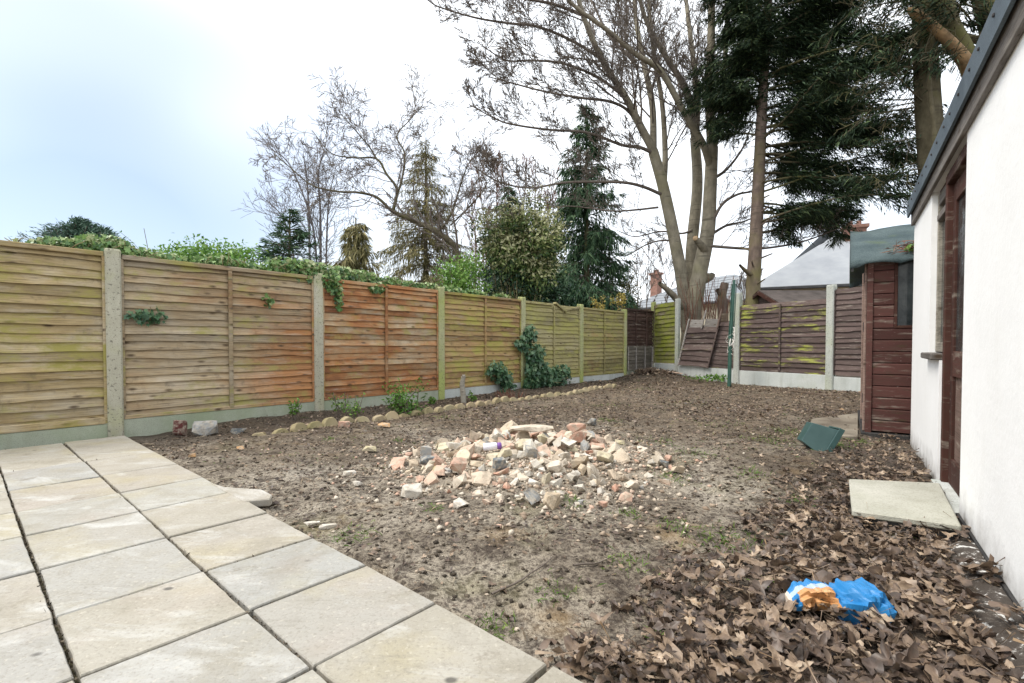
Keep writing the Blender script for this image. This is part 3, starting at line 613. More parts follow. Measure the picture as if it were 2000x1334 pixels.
# local frame: x along the wall, +y = HD rotated +90deg
yax = np.array([-HD[1], HD[0], 0]); S = 1.0 if np.dot(yax, HN) < 0 else -1.0        # S*y points into the building
def hb(name, x0, x1, y0, y1, z0, z1, m, bevel=0.0, parent=None, **k):
    ya, yb = sorted((S * y0, S * y1)); return link(name, boxmesh(name, x0, x1, ya, yb, z0, z1, bevel), m, parent or house, **k)
T_W0, T_W1, T_D1 = 1.00, 1.44, 2.12          # window start, window end / door post, door end
wm = MB()
def wb(x0, x1, z0, z1, y0=0.0, y1=0.22): ya, yb = sorted((S * y0, S * y1)); wm.box(x0, x1, ya, yb, z0, z1)
wb(0, T_W0, -0.1, 1.86); wb(T_W0, T_W1 - 0.0, -0.1, 0.745); wb(T_D1, 9.0, -0.1, 1.86); wb(T_W0, T_D1, 1.83, 1.86)
wb(0, 0.22, -0.1, 1.86, 0.22, 3.2); wb(8.78, 9.0, -0.1, 1.86, 0.22, 3.2); wb(0, 9.0, -0.1, 1.86, 3.2, 3.42)
link('wall', wm.mesh('wall'), M['white_render'], house)
fl = hb('floor', 0.2, 8.8, 0.22, 3.2, -0.1, 0.02, M['interior'])
# roof: lean-to sheet with a felt edge over a timber fascia
hb('fascia', -0.012, 9.1, -0.022, -0.002, 1.815, 1.93, M['fascia_wood'], 0.003)
rf = MB(); zr = 1.935
prof = [(-0.046, zr - 0.045), (-0.034, zr - 0.048), (-0.030, zr), (3.55, zr + 0.42), (3.55, zr + 0.48), (-0.034, zr + 0.072), (-0.050, zr + 0.060)]
rf.prism([(S * a, b) for a, b in prof], 0, -0.03, 9.15); link('roof_felt', rf.mesh('roof_felt'), M['roof_felt'], house)
simple('nail', (0.02, 0.02, 0.02), (0.06, 0.05, 0.05), 9, 0.5)
for k in range(16):
    x = 0.12 + k * 0.21 + random.random() * 0.05
    hb('felt_nail', x, x + 0.013, -0.055, -0.047, zr + 0.012, zr + 0.025, M['nail'], 0.003)
# window
win = hb('window', T_W0 + 0.002, T_W0 + 0.045, 0.03, 0.08, 0.79, 1.80, M['stake_wood'], 0.003)
hb('top_rail', T_W0 + 0.046, T_W1 - 0.002, 0.03, 0.08, 1.725, 1.80, M['fascia_wood'], 0.003, win)
hb('transom', T_W0 + 0.046, T_W1 - 0.002, 0.022, 0.075, 1.625, 1.665, M['fascia_wood'], 0.003, win)
hb('bottom_rail', T_W0 + 0.046, T_W1 - 0.002, 0.03, 0.08, 0.79, 0.85, M['stake_wood'], 0.003, win)
hb('pane', T_W0 + 0.046, T_W1 - 0.002, 0.050, 0.058, 0.851, 1.624, M['dark_glass'], 0, win)
hb('pane', T_W0 + 0.046, T_W1 - 0.002, 0.050, 0.058, 1.666, 1.724, M['dark_glass'], 0, win)
hb('lintel', T_W0, T_D1, 0.04, 0.20, 1.803, 1.829, M['frame_brown'])
hb('window_sill', T_W0 - 0.03, T_W1 - 0.004, -0.04, 0.16, 0.747, 0.785, M['fascia_wood'], 0.006)
# door frame and half glazed door
hb('door_post', T_W1, T_W1 + 0.055, 0.012, 0.10, 0.0, 1.80, M['frame_brown'], 0.004)
hb('door_post', T_D1 - 0.06, T_D1 - 0.002, 0.01, 0.14, 0.0, 1.80, M['frame_brown'], 0.004)
hb('door_head', T_W1 + 0.056, T_D1 - 0.061, 0.01, 0.14, 1.74, 1.801, M['frame_brown'], 0.004)
dr = hb('door', T_W1 + 0.058, T_W1 + 0.13, 0.04, 0.085, 0.05, 1.735, M['frame_brown'], 0.003)
hb('stile', T_D1 - 0.15, T_D1 - 0.063, 0.04, 0.085, 0.05, 1.735, M['frame_brown'], 0.003, dr)
hb('top_rail', T_W1 + 0.131, T_D1 - 0.151, 0.04, 0.085, 1.63, 1.735, M['frame_brown'], 0.003, dr)
hb('middle_rail', T_W1 + 0.131, T_D1 - 0.151, 0.04, 0.085, 0.66, 0.80, M['frame_brown'], 0.003, dr)
hb('bottom_rail', T_W1 + 0.131, T_D1 - 0.151, 0.04, 0.085, 0.05, 0.20, M['frame_brown'], 0.003, dr)
hb('lower_panel', T_W1 + 0.131, T_D1 - 0.151, 0.055, 0.07, 0.201, 0.659, M['shed_trim'], 0, dr)
hb('glass', T_W1 + 0.131, T_D1 - 0.151, 0.052, 0.058, 0.801, 1.629, M['dark_glass'], 0, dr)
hb('handle', T_D1 - 0.13, T_D1 - 0.08, 0.018, 0.039, 0.72, 0.74, M['nail'], 0.004, dr)
hb('threshold', T_W1 - 0.0, T_D1 - 0.003, -0.03, 0.16, -0.02, 0.048, M['gravel_board_clean'], 0.006)
# black damp course just proud of the wall foot
hb('wall_footing', T_D1 + 0.0, 9.0, -0.012, -0.001, -0.1, 0.045, M['black_bitumen'])
# door step: concrete slab with bitumen edge
c4 = [G(1658, 935, 0.085), G(1836, 943, 0.085), G(1878, 1026, 0.085), G(1664, 996, 0.085)]
sm = MB(); sm.add([(p[0], p[1], 0.055) for p in c4] + [(p[0], p[1], 0.085) for p in c4], [(3, 2, 1, 0), (4, 5, 6, 7), (0, 1, 5, 4), (1, 2, 6, 5), (2, 3, 7, 6), (3, 0, 4, 7)])
step = link('door_step', sm.mesh('step', 0.006), M['step_concrete'], label='square pale concrete door step in the leaves below the door', cat='step')
sm = MB(); cc = np.mean(c4, 0); c5 = [cc + (p - cc) * 0.97 for p in c4]
sm.add([(p[0], p[1], -0.02) for p in c5] + [(p[0], p[1], 0.054) for p in c5], [(3, 2, 1, 0), (4, 5, 6, 7), (0, 1, 5, 4), (1, 2, 6, 5), (2, 3, 7, 6), (3, 0, 4, 7)])
link('step_base', sm.mesh('stepbase'), M['black_bitumen'], step, label='black bitumen base of the step')
# whitewash spilled along the foot of the wall
t = NT('whitewash', 0.9, 0.2); v = t.world(); k = t.noise(v, 24, 6, 0.75)
c = t.ramp(k, [(0.50, (0.06, 0.05, 0.042)), (0.56, (0.13, 0.115, 0.10)), (0.60, (0.60, 0.59, 0.56))]); t.bump(k, 0.6, 0.01); M['whitewash'] = t.done(c)
pm = MB(); nn = 40; xs = np.linspace(2.15, 3.9, nn)
V = []; F = []
for i, x in enumerate(xs):
    w_ = 0.05 + 0.08 * vnoise(x * 5, 3.3) + 0.05 * vnoise(x * 17, 1.3)
    for y in (0.03, -w_ * 0.5, -w_):
        p = HC + HD * x + HN * (-y); V.append((p[0], p[1], max(gz(p[0], p[1]), 0.0) + (0.022 if y > -w_ else -0.01)))
    if i:
        for j in range(2): F.append(((i - 1) * 3 + j, i * 3 + j, i * 3 + j + 1, (i - 1) * 3 + j + 1))
pm.add(V, F); link('whitewash_spill', pm.mesh('spill', smooth=True), M['whitewash'], kind='structure', label='white paint spilled on the soil along the wall foot')

# ------------------------------------------------------------------ maroon shed
SB = G(1692, 853); SB[2] = 0
srz = hrz
SN = HN                                # face turned to the left
SD = -HD                               # away from the camera
shed = empty('garden_shed', (SB[0], SB[1], 0), math.atan2(-HN[1], -HN[0]), label='small maroon timber shed with green felt roof beside the outbuilding', cat='shed')
# local x: along the near gable-side face to the right (-HN), local y: away from the camera
sx = np.array([-HN[0], -HN[1], 0]); sy = np.array([-sx[1], sx[0], 0])
assert np.dot(sy, SD) > 0.9
SWd, SDp, SE, SR_ = 1.25, 1.75, 1.60, 2.03          # width, depth, eave height, ridge height
nb = 15; bh = (SE - 0.06) / nb
wx0, wx1, wz0, wz1 = 0.185, 0.80, 0.98, 1.565
for i in range(nb):
    z0_, z1_ = 0.06 + i * bh, 0.06 + (i + 1) * bh
    segs = [(0.035, SWd - 0.035)]
    if z1_ > wz0 + 0.03 and z0_ < wz1: segs = [(0.035, wx0 - 0.004), (wx1 + 0.004, SWd - 0.035)]
    for a, b in segs:
        m = MB(); m.prism([(0.0, z0_), (0.0, z1_ - 0.016), (0.010, z1_ - 0.004), (0.02, z1_ - 0.004), (0.02, z0_)], 0, a, b)
        link('board', m.mesh('board', 0.0015), M['shed_boards'], shed)
    m = MB(); m.prism([(-0.0, z0_), (0.0, z1_ - 0.016), (0.010, z1_ - 0.004), (0.02, z1_ - 0.004), (0.02, z0_)], 1, 0.03, SDp)
    link('board', m.mesh('board', 0.0015), M['shed_boards'], shed)
gm = MB(); gm.prism([(0.03, SE), (SDp / 2, SR_ - 0.05), (SDp - 0.03, SE)], 0, 0.004, 0.018); link('gable', gm.mesh('gable'), M['shed_boards'], shed)
link('corner_post', boxmesh('corner_post', -0.012, 0.034, -0.012, 0.03, 0.03, SE + 0.01, 0.003), M['shed_boards'], shed)
link('door_trim', boxmesh('door_trim', -0.03, -0.012, 0.03, 0.10, 0.05, SE - 0.02, 0.003), M['shed_trim'], shed, label='pale worn trim board of the shed door')
link('door_trim', boxmesh('door_trim', -0.03, -0.004, 0.86, 0.93, 0.05, SE - 0.02, 0.003), M['shed_trim'], shed)
for z in (0.3, 0.95, 1.4): link('hinge', boxmesh('hinge', -0.036, -0.030, 0.06, 0.10, z, z + 0.09, 0.002), M['nail'], shed)
link('back_wall', boxmesh('back_wall', 0.02, SWd, SDp - 0.02, SDp, 0.06, SE), M['shed_boards'], shed)
link('side_wall', boxmesh('side_wall', SWd - 0.02, SWd, 0.02, SDp - 0.02, 0.06, SE), M['shed_boards'], shed)
link('floor_frame', boxmesh('floor_frame', -0.04, SWd, -0.05, SDp, -0.05, 0.045, 0.004), M['black_bitumen'], shed, label='dark timber base of the shed')
w_ = link('window', boxmesh('window', wx0 - 0.002, wx0 + 0.02, -0.004, 0.02, wz0, wz1, 0.002), M['frame_brown'], shed)
link('bottom_rail', boxmesh('rail', wx0 + 0.021, wx1, -0.004, 0.02, wz0, wz0 + 0.022, 0.002), M['frame_brown'], w_)
link('pane', boxmesh('pane', wx0 + 0.021, wx1, 0.004, 0.009, wz0 + 0.023, wz1), M['dark_glass'], w_)
# felt roof, near slope with a sagging torn edge
def felt_slope(y0, z0, y1, z1, drop, seedv, nm):
    nxs, nys = 26, 8; V = []
    for i in range(nxs + 1):
        x = -0.14 + (SWd + 0.30) * i / nxs
        for j in range(nys + 2):
            if j == 0:
                f = -1; dz = -drop * (0.5 + 1.1 * vnoise(x * 9 + seedv, 2)); y = y0 - 0.005; z = z0 + dz
            else:
                t_ = (j - 1) / nys; y = y0 + (y1 - y0) * t_; z = z0 + (z1 - z0) * t_
            z += (vnoise(x * 5 + seedv, j * 0.8) - 0.5) * 0.036 + (vnoise(x * 16 + seedv, j * 2.1) - 0.5) * 0.010
            V.append((x, y, z))
    n2 = nys + 2; F = [(i * n2 + j, (i + 1) * n2 + j, (i + 1) * n2 + j + 1, i * n2 + j + 1) for i in range(nxs) for j in range(n2 - 1)]
    m = MB(); m.add(V, F); me = m.mesh(nm, smooth=True)
    o = link(nm, me, M['shed_felt'], shed); md = o.modifiers.new('thick', 'SOLIDIFY'); md.thickness = 0.012; return o
felt_slope(-0.10, SE - 0.005, SDp / 2, SR_, 0.05, 1.1, 'roof_felt'); felt_slope(SDp + 0.10, SE - 0.005, SDp / 2, SR_, 0.05, 8.1, 'roof_felt')
m = MB(); m.prism([(-0.10, SE - 0.03), (SDp / 2, SR_ - 0.03), (SDp / 2, SR_ - 0.12), (-0.10, SE - 0.11)], 0, -0.135, -0.115); link('barge_board', m.mesh('barge'), M['black_bitumen'], shed)
# dead fir litter on the shed roof
def shed_pt(x, y, z): p = SB + sx * x + sy * y; return np.array([p[0], p[1], z])

def leaf_quads(P, Dv, Nv, Ln, Wd, tint, sag=0.0):
    """diamond leaves: base, side, tip, side"""
    P = np.asarray(P, float); Dv = unit(np.asarray(Dv, float)); Sd = unit(np.cross(Dv, Nv)); n = len(P)
    Ln = np.broadcast_to(Ln, (n,))[:, None]; Wd = np.broadcast_to(Wd, (n,))[:, None]
    mid = P + Dv * Ln * 0.45
    tip = P + Dv * Ln; tip[:, 2] -= sag * Ln[:, 0]
    V = np.stack([P, mid + Sd * Wd / 2, tip, mid - Sd * Wd / 2], 1).reshape(-1, 3)
    F = np.arange(4 * n).reshape(-1, 4)
    return V, F, np.repeat(np.broadcast_to(tint, (n,)), 4)
def rdir(n): return unit(rng.normal(size=(n, 3)))
class Cloud:
    def __init__(s): s.V = []; s.F = []; s.C = []; s.n = 0
    def add(s, V, F, C): s.V.append(V); s.F.append(F + s.n); s.C.append(C); s.n += len(V)
    def leaves(s, *a, **k): s.add(*leaf_quads(*a, **k))
    def mesh(s, name, smooth=False): return mesh_np(name, np.concatenate(s.V), s.F, np.concatenate(s.C), smooth)

cl = Cloud(); n = 900
xx = rng.normal(0.42, 0.11, n); yy = np.clip(rng.normal(0.02, 0.06, n), -0.09, 0.3)
P = np.array([shed_pt(a, b, SE + 0.008 + (b + 0.1) * 0.44 + abs(rng.normal(0, 0.022))) for a, b in zip(xx, yy)])
cl.leaves(P, rng.normal(size=(n, 3)) * [1, 1, 0.25], rdir(n), 0.05 + rng.random(n) * 0.07, 0.007, rng.random(n) * 0.9)
link('needle_litter', cl.mesh('needle_litter'), M['red_twig'], kind='stuff', label='heap of dead brown twigs on the edge of the shed roof')
# small weed on it
cl = Cloud(); n = 60; P = np.array([shed_pt(0.30 + rng.normal() * 0.03, -0.06 + rng.normal() * 0.02, SE + 0.03 + rng.random() * 0.05) for _ in range(n)])
cl.leaves(P, rdir(n) + [0, 0, 0.8], rdir(n), 0.035, 0.02, rng.random(n)); link('weed', cl.mesh('weed'), M['privet_leaf'], label='small green weed growing on the shed roof edge', cat='plant')

# ------------------------------------------------------------------ trees
def wander(p, d, Ln, nseg, jit, trop):
    pts = [np.array(p, float)]; d = np.array(d, float); d /= np.linalg.norm(d) + 1e-9
    for i in range(nseg):
        d = d + rng.normal(size=3) * jit + np.asarray(trop); d /= np.linalg.norm(d) + 1e-9
        pts.append(pts[-1] + d * Ln / nseg)
    return np.array(pts), d
def grow(T, p, d, Ln, r, lvl, pr):
    nseg = 5 if lvl > 1 else 4
    pts, _ = wander(p, d, Ln, nseg, pr['jit'], pr['trop'])
    T.add(pts, r, max(r * 0.4, pr['rmin']), sides=5 if r > 0.03 else (4 if r > 0.014 else 3), col=rng.random())
    if lvl <= 0: return
    k = pr['kids'][lvl - 1]
    for i in range(k):
        f = 0.2 + 0.78 * (i + rng.random() * 0.8) / k; j = min(int(f * nseg), nseg - 1); q = pts[j] + (pts[j + 1] - pts[j]) * (f * nseg - j)
        ax = unit(pts[j + 1] - pts[j]); pe = unit(np.cross(ax, rng.normal(size=3)))
        ang = pr['ang'] * (0.7 + 0.6 * rng.random())
        grow(T, q, ax * math.cos(ang) + pe * math.sin(ang), Ln * pr['ratio'] * (0.65 + 0.6 * rng.random()) * (1.1 - 0.5 * f), max(r * 0.5 * (1 - 0.35 * f), pr['rmin']), lvl - 1, pr)
def limb(T, ctrl, r0, r1, pr, lvl, kids, klen, sides=8, n=None, start=0.15, kr=None):
    """guided limb with grown side branches"""
    P = smooth_path(ctrl, n or max(8, 4 * len(ctrl))); T.add(P, r0, r1, sides=sides, col=rng.random())
    N_ = len(P)
    for i in range(kids):
        f = start + (0.99 - start) * (i + rng.random()) / kids; j = min(int(f * (N_ - 1)), N_ - 2)
        ax = unit(P[j + 1] - P[j]); pe = unit(np.cross(ax, rng.normal(size=3))); ang = pr['ang'] * (0.75 + 0.5 * rng.random())
        r = (r0 + (r1 - r0) * f)
        grow(T, P[j], ax * math.cos(ang) + pe * math.sin(ang), klen * (0.6 + 0.7 * rng.random()) * (1.15 - 0.6 * f), max((kr or r * 0.42), pr['rmin']), lvl, pr)
    return P

# --- the big bare sycamore behind the collapsed panel
DY = 13.4
def wp(lst, y0=DY, y1=None):
    y1 = y0 if y1 is None else y1; n = len(lst); return [W(u, v, y0 + (y1 - y0) * i / max(1, n - 1)) for i, (u, v) in enumerate(lst)]
syc = empty('sycamore_tree', (W(1352, 640, DY)[0], DY, 0), label='large bare multi-stemmed tree behind the collapsed fence panel', cat='tree')
off = np.array(syc.location)
def childmesh(name, me, m, par, **k):
    o = link(name, me, m, par, **k); o.location = -np.array(par.location); return o
T = Tubes()
b0 = W(1348, 690, DY)
T.add(smooth_path([W(1346, 760, DY), W(1346, 690, DY), W(1334, 560, DY), W(1314, 451, DY), W(1295, 364, DY), W(1276, 297, DY)], 26), 0, radii=np.interp(np.linspace(0, 1, 26), [0, .3, .6, 1], [.22, .17, .16, .14]), sides=12)
T.add(smooth_path([W(1352, 760, DY + .5), W(1350, 640, DY + .5), W(1350, 500, DY + .6), W(1362, 364, DY + .8), W(1357, 269, DY + 1)], 24), 0, radii=np.interp(np.linspace(0, 1, 24), [0, .4, 1], [.24, .17, .135]), sides=12)
T.add(smooth_path([W(1346, 760, DY - .2), W(1350, 640, DY - .2), W(1364, 545, DY - .2), W(1382, 455, DY - .2), W(1387, 374, DY - .2), W(1391, 288, DY - .2)], 26), 0, radii=np.interp(np.linspace(0, 1, 26), [0, .3, .55, 1], [.29, .225, .19, .155]), sides=12)
# cut stub and knob
T.add(smooth_path([W(1378, 490, DY - .3), W(1366, 475, DY - .5), W(1359, 466, DY - .55)], 6), .11, .07, sides=9)
T.add(smooth_path([W(1372, 545, DY), W(1388, 540, DY - .1), W(1393, 534, DY - .15)], 5), .16, .06, sides=8)
T.add(smooth_path([W(1335, 600, DY - .3), W(1310, 572, DY - .6), W(1288, 553, DY - .9)], 8), .10, .055, sides=8)
childmesh('trunk', T.mesh('trunk'), M['bark_sycamore'], syc)
cm = MB(); cpt = W(1358, 465, DY - .63); cd = unit(W(1356, 463, DY - .7) - cpt); bm_ = Tubes(); bm_.add([cpt, cpt + cd * .012], .068, .062, sides=10)
vv = np.concatenate(bm_.V); ff = bm_.F[0]
childmesh('sawn_end', mesh_np('sawn_end', vv, [ff, np.array([list(range(10, 20))])]), M['sawn_wood'], syc)
pr = dict(jit=0.085, trop=(0, 0, 0.05), rmin=0.0055, kids=[4, 5, 5], ang=0.58, ratio=0.60)
T = Tubes(); T2 = Tubes()
stems = [  # control points, depth from, depth to, r0, r1, kids, child length
    ([(1278, 297), (1252, 249), (1223, 192), (1175, 115), (1137, 24), (1118, -60)], DY, DY - 1.0, .115, .05, 15, 2.3),
    ([(1276, 297), (1274, 206), (1257, 120), (1242, 38), (1236, -50)], DY, DY + .6, .10, .045, 12, 2.0),
    ([(1296, 364), (1299, 300), (1293, 201), (1276, 96), (1264, -30)], DY + .1, DY + 1.2, .09, .05, 10, 1.8),
    ([(1357, 269), (1343, 182), (1300, 110), (1262, 40), (1240, -40)], DY + 1, DY + .5, .11, .045, 13, 2.1),
    ([(1358, 280), (1362, 190), (1352, 100), (1340, 0), (1335, -60)], DY + 1, DY + 1.8, .10, .045, 9, 1.8),
    ([(1391, 288), (1386, 192), (1389, 72), (1390, -60)], DY - .2, DY - .3, .135, .085, 10, 2.0),
    ([(1388, 330), (1372, 280), (1334, 216), (1290, 139), (1242, 106), (1185, 58), (1120, 10), (1080, -40)], DY - .2, DY - 2.2, .10, .03, 17, 1.9),
    ([(1391, 300), (1405, 240), (1412, 160), (1420, 60), (1424, -40)], DY - .2, DY - .8, .09, .045, 9, 1.6),
    ([(1290, 379), (1260, 366), (1223, 357), (1166, 355), (1099, 357), (1036, 367), (974, 355), (925, 325)], DY - .2, DY - 3.0, .046, .012, 19, 1.15),
    ([(1285, 405), (1240, 410), (1194, 412), (1118, 403), (1060, 406)], DY - .2, DY - 1.6, .030, .010, 11, .8),
    ([(1277, 300), (1250, 288), (1214, 283), (1147, 259), (1079, 254), (1012, 245), (974, 235), (916, 204)], DY, DY - 1.8, .052, .012, 20, 1.3),
    ([(1250, 250), (1225, 215), (1190, 198), (1142, 192), (1070, 180), (1010, 165), (955, 150)], DY, DY - 2.4, .048, .012, 19, 1.3),
    ([(1223, 192), (1166, 150), (1100, 124), (1040, 118), (990, 118), (945, 92)], DY - .4, DY - 2.2, .044, .012, 17, 1.25),
    ([(1175, 115), (1118, 80), (1050, 52), (990, 45), (926, 34), (859, 14), (835, 0)], DY - .7, DY - 2.6, .044, .011, 19, 1.2),
    ([(1140, 30), (1080, 8), (1010, -5), (940, -22)], DY - 1, DY - 2.4, .05, .012, 12, 1.2),
    ([(1240, 120), (1190, 70), (1150, -10)], DY + .3, DY + 1.2, .06, .02, 9, 1.2),
    ([(1320, 470), (1290, 470), (1262, 478), (1220, 500), (1190, 490)], DY + .2, DY + .9, .030, .010, 7, .7),
    ([(1352, 450), (1330, 456), (1290, 452), (1240, 462), (1205, 450)], DY + .5, DY + 1.6, .035, .010, 8, .8),
    ([(1388, 440), (1410, 400), (1440, 380), (1475, 372), (1520, 350)], DY - .3, DY - .8, .050, .014, 9, .9),
    ([(1386, 460), (1420, 440), (1455, 432), (1500, 410)], DY - .2, DY + .6, .045, .012, 8, .8),
    ([(1382, 480), (1430, 484), (1475, 486), (1530, 480), (1580, 468), (1640, 445)], DY - .3, DY - 1.6, .042, .014, 11, .9),
    ([(1392, 350), (1420, 330), (1450, 290), (1470, 240)], DY, DY + .8, .05, .015, 8, .9),
    ([(1310, 572), (1290, 540), (1268, 505), (1250, 478)], DY - .5, DY - .3, .016, .008, 6, .6),
]
for ctrl, ya, yb, r0, r1, kids, kl in stems:
    P = smooth_path(wp(ctrl, ya, yb), 5 * len(ctrl))
    thick = r0 > 0.085
    (T if thick else T2).add(P, r0, r1, sides=9 if thick else 6, col=rng.random())
    nP = len(P); lv = 2 if kl < 1.0 else 3
    for i in range(kids):
        f = 0.12 + 0.87 * (i + rng.random()) / kids; j = min(int(f * (nP - 1)), nP - 2); ax = unit(P[j + 1] - P[j])
        pe = rng.normal(size=3); pe[2] = abs(pe[2]) * 0.9 + 0.1 if rng.random() < .7 else pe[2]
        pe = unit(pe - ax * np.dot(pe, ax)); ang = 0.75 * (0.7 + 0.5 * rng.random()); r = r0 + (r1 - r0) * f
        grow(T2, P[j], ax * math.cos(ang) + pe * math.sin(ang), kl * (0.6 + .6 * rng.random()) * (1.15 - .55 * f), max(r * 0.32, .009), lv, pr)
childmesh('limbs', T.mesh('limbs'), M['bark_sycamore'], syc)
childmesh('crown', T2.mesh('crown'), M['bark_twig'], syc)

# --- conifer foliage along limbs
def spray_along(cl, P, n, ln, wd, spread, droop, hang=0.5, tmin=0.0, tmax=1.0, start=0.15):
    """needle sprays along a polyline, lying out sideways and drooping"""
    N_ = len(P); f = start + (1 - start) * rng.random(n); x = f * (N_ - 1); j = np.minimum(x.astype(int), N_ - 2); a = (x - j)[:, None]
    Q = P[j] * (1 - a) + P[j + 1] * a; ax = unit(P[j + 1] - P[j])
    side = unit(np.cross(ax, [0, 0, 1.0])) * rng.choice([-1, 1], n)[:, None]
    dirs = ax * (0.5 + 0.5 * rng.random(n))[:, None] + side * (0.4 + 0.8 * rng.random(n))[:, None] * (1 - hang) + np.array([0, 0, -1.0]) * (droop * (0.4 + rng.random(n)))[:, None] + rng.normal(size=(n, 3)) * 0.22
    Q = Q + rng.normal(size=(n, 3)) * spread * (1.05 - 0.6 * f)[:, None] * [1, 1, 0.55]
    cl.leaves(Q, dirs, rdir(n) + [0, 0, 1.2], ln * (0.55 + 0.8 * rng.random(n)), wd * (0.6 + 0.8 * rng.random(n)), tmin + (tmax - tmin) * rng.random(n) ** 1.6, sag=0.15)

# --- tall dark cypress with the bare pinkish trunk
cy = W(1472, 640, 11.6); tree = empty('cypress_tree', (cy[0], cy[1], 0), label='tall dark cypress with bare pinkish trunk and sweeping foliage', cat='tree')
T = Tubes(); TP = smooth_path([(cy[0], cy[1], -.2), W(1470, 590, 11.6), W(1476, 470, 11.6), W(1484, 300, 11.6), W(1490, 180, 11.6), W(1500, 0, 11.6), W(1508, -220, 11.6)], 40)
T.add(TP, 0, radii=np.linspace(.185, .07, 40), sides=11)
for k in range(10):
    j = 8 + k; a = rng.random() * 6.28; q = TP[j]; L_ = .15 + .25 * rng.random(); dvec = np.array([math.cos(a), math.sin(a), .35]); T.add([q, q + dvec * L_], .028, .015, sides=5)
T.add(smooth_path([W(1465, 535, 11.5), W(1455, 528, 11.3), W(1445, 518, 11.1)], 5), .06, .03, sides=6)
childmesh('trunk', T.mesh('trunk'), M['bark_conifer'], tree)
T = Tubes(); cl = Cloud()
limbs = []
for v in np.concatenate([np.linspace(-150, 300, 38), np.linspace(300, 455, 9)]):
    u = np.interp(v, [-200, 0, 180, 300, 470, 590], [1508, 1500, 1490, 1484, 1476, 1470])
    for rep in range(2):
        base = W(u, v, 11.6)
        right = rng.random() < (0.62 if v < 260 else 0.85)
        if right:
            reach = 2.2 + 2.0 * rng.random() if v > -20 else 2.6 + 2 * rng.random()
            if v > 330: reach = 2.6 + 1.0 * rng.random()
            dirv = np.array([1.0, rng.normal() * 0.55, 0.10 + 0.30 * rng.random() - (0.12 if v < 60 else 0)])
        else:
            if v > 300: continue
            reach = 0.8 + 0.55 * rng.random(); dirv = np.array([-1.0, rng.normal() * 0.9, 0.45 * rng.random()])
        dirv = unit(dirv); P, _ = wander(base, dirv, reach, 8, 0.10, (0, 0, -0.035 if right else 0.03))
        T.add(P, .035, .010, sides=4, col=rng.random()); limbs.append((P, right, v))
for P, right, v in limbs:
    dens = int((700 if right else 480) * (1.3 if v < 230 else 0.95))
    spray_along(cl, P, dens, .17, .022, .21, .36, 0.25, 0, .9, start=0.06 if v < 230 else 0.22)
    for k in range(5):                    # side shoots
        j = 2 + rng.integers(0, 6); dv = unit(np.array([0.8 if right else -.6, rng.normal() * .9, -.12 + .3 * rng.random()])); P2, _ = wander(P[j], dv, .5 + .6 * rng.random(), 5, .12, (0, 0, -.05))
        T.add(P2, .014, .006, sides=3); spray_along(cl, P2, int(dens * .30), .15, .019, .13, .36, 0.25, 0, 1, start=.1)
childmesh('branches', T.mesh('branches'), M['bark_dark'], tree); childmesh('foliage', cl.mesh('foliage'), M['cypress_needle'], tree)

# --- big mossy conifer rising behind the outbuilding roof
bt = W(1835, 640, 9.2); tree = empty('old_conifer_tree', (bt[0], bt[1], 0), label='mossy thick trunked conifer rising behind the outbuilding roof', cat='tree')
T = Tubes(); YB = 9.2
T.add(smooth_path([(bt[0], bt[1], -.2), W(1830, 480, YB), W(1822, 330, YB), W(1812, 190, YB), W(1804, 0, YB), W(1800, -160, YB)], 24), 0, radii=np.linspace(.26, .16, 24), sides=11)
T.add(smooth_path([W(1838, 420, YB), W(1870, 250, YB - .2), W(1908, 160, YB - .3), W(1880, 95, YB - .3), W(1850, 30, YB - .3), W(1836, -90, YB - .3)], 24), 0, radii=np.linspace(.16, .14, 24), sides=10)
T.add(smooth_path([W(1900, 330, YB + .3), W(1960, 160, YB + .3), W(1940, 70, YB + .3), W(1918, -20, YB + .3), W(1905, -120, YB + .3)], 20), 0, radii=np.linspace(.20, .17, 20), sides=10)
T.add(smooth_path([W(1965, 90, YB + .3), W(1920, 82, YB + .2), W(1880, 70, YB)], 9), .09, .06, sides=7)
T.add(smooth_path([W(1822, 360, YB - .3), W(1824, 250, YB - .35), W(1816, 170, YB - .35), W(1822, 60, YB - .3)], 14), .05, .03, sides=6)
childmesh('trunk', T.mesh('trunk'), M['bark_dark'], tree)
T = Tubes(); sp = smooth_path([W(1905, 165, YB - .3), W(1880, 112, YB - .42), W(1840, 68, YB - .5), W(1800, 36, YB - .55), W(1772, 16, YB - .6)], 14); T.add(sp, 0, radii=np.array([.14, .13, .12, .11, .10, .092, .088, .083, .080, .076, .074, .07, .06, .012]), sides=9)
childmesh('broken_branch', T.mesh('broken_branch'), M['broken_wood'], tree, label='stripped orange stub of a broken branch')
T = Tubes(); cl = Cloud(); prt = dict(jit=.14, trop=(0, 0, -.03), rmin=.006, kids=[4, 4], ang=.8, ratio=.5)
for k in range(46):
    v = -120 + 470 * rng.random(); u = np.interp(v, [-160, 190, 330], [1800, 1812, 1822]); base = W(u, v, YB)
    if rng.random() < .3: v = -60 + 200 * rng.random(); base = W(1870, v, YB - .3)
    dv = unit(np.array([rng.choice([-1, 1], p=[.75, .25]), rng.normal() * .6, .15 * rng.normal()])); P, _ = wander(base, dv, .8 + 1.0 * rng.random(), 6, .14, (0, 0, -.02)); T.add(P, .02, .007, sides=4)
    for q in range(5): grow(T, P[1 + q % 5], unit(dv + rng.normal(size=3) * .7), .45, .008, 1, prt)
    spray_along(cl, P, 150, .15, .022, .15, .45, .3, 0, .9, start=.35)
childmesh('branches', T.mesh('branches'), M['bark_dark'], tree); childmesh('foliage', cl.mesh('foliage'), M['cypress_needle'], tree)

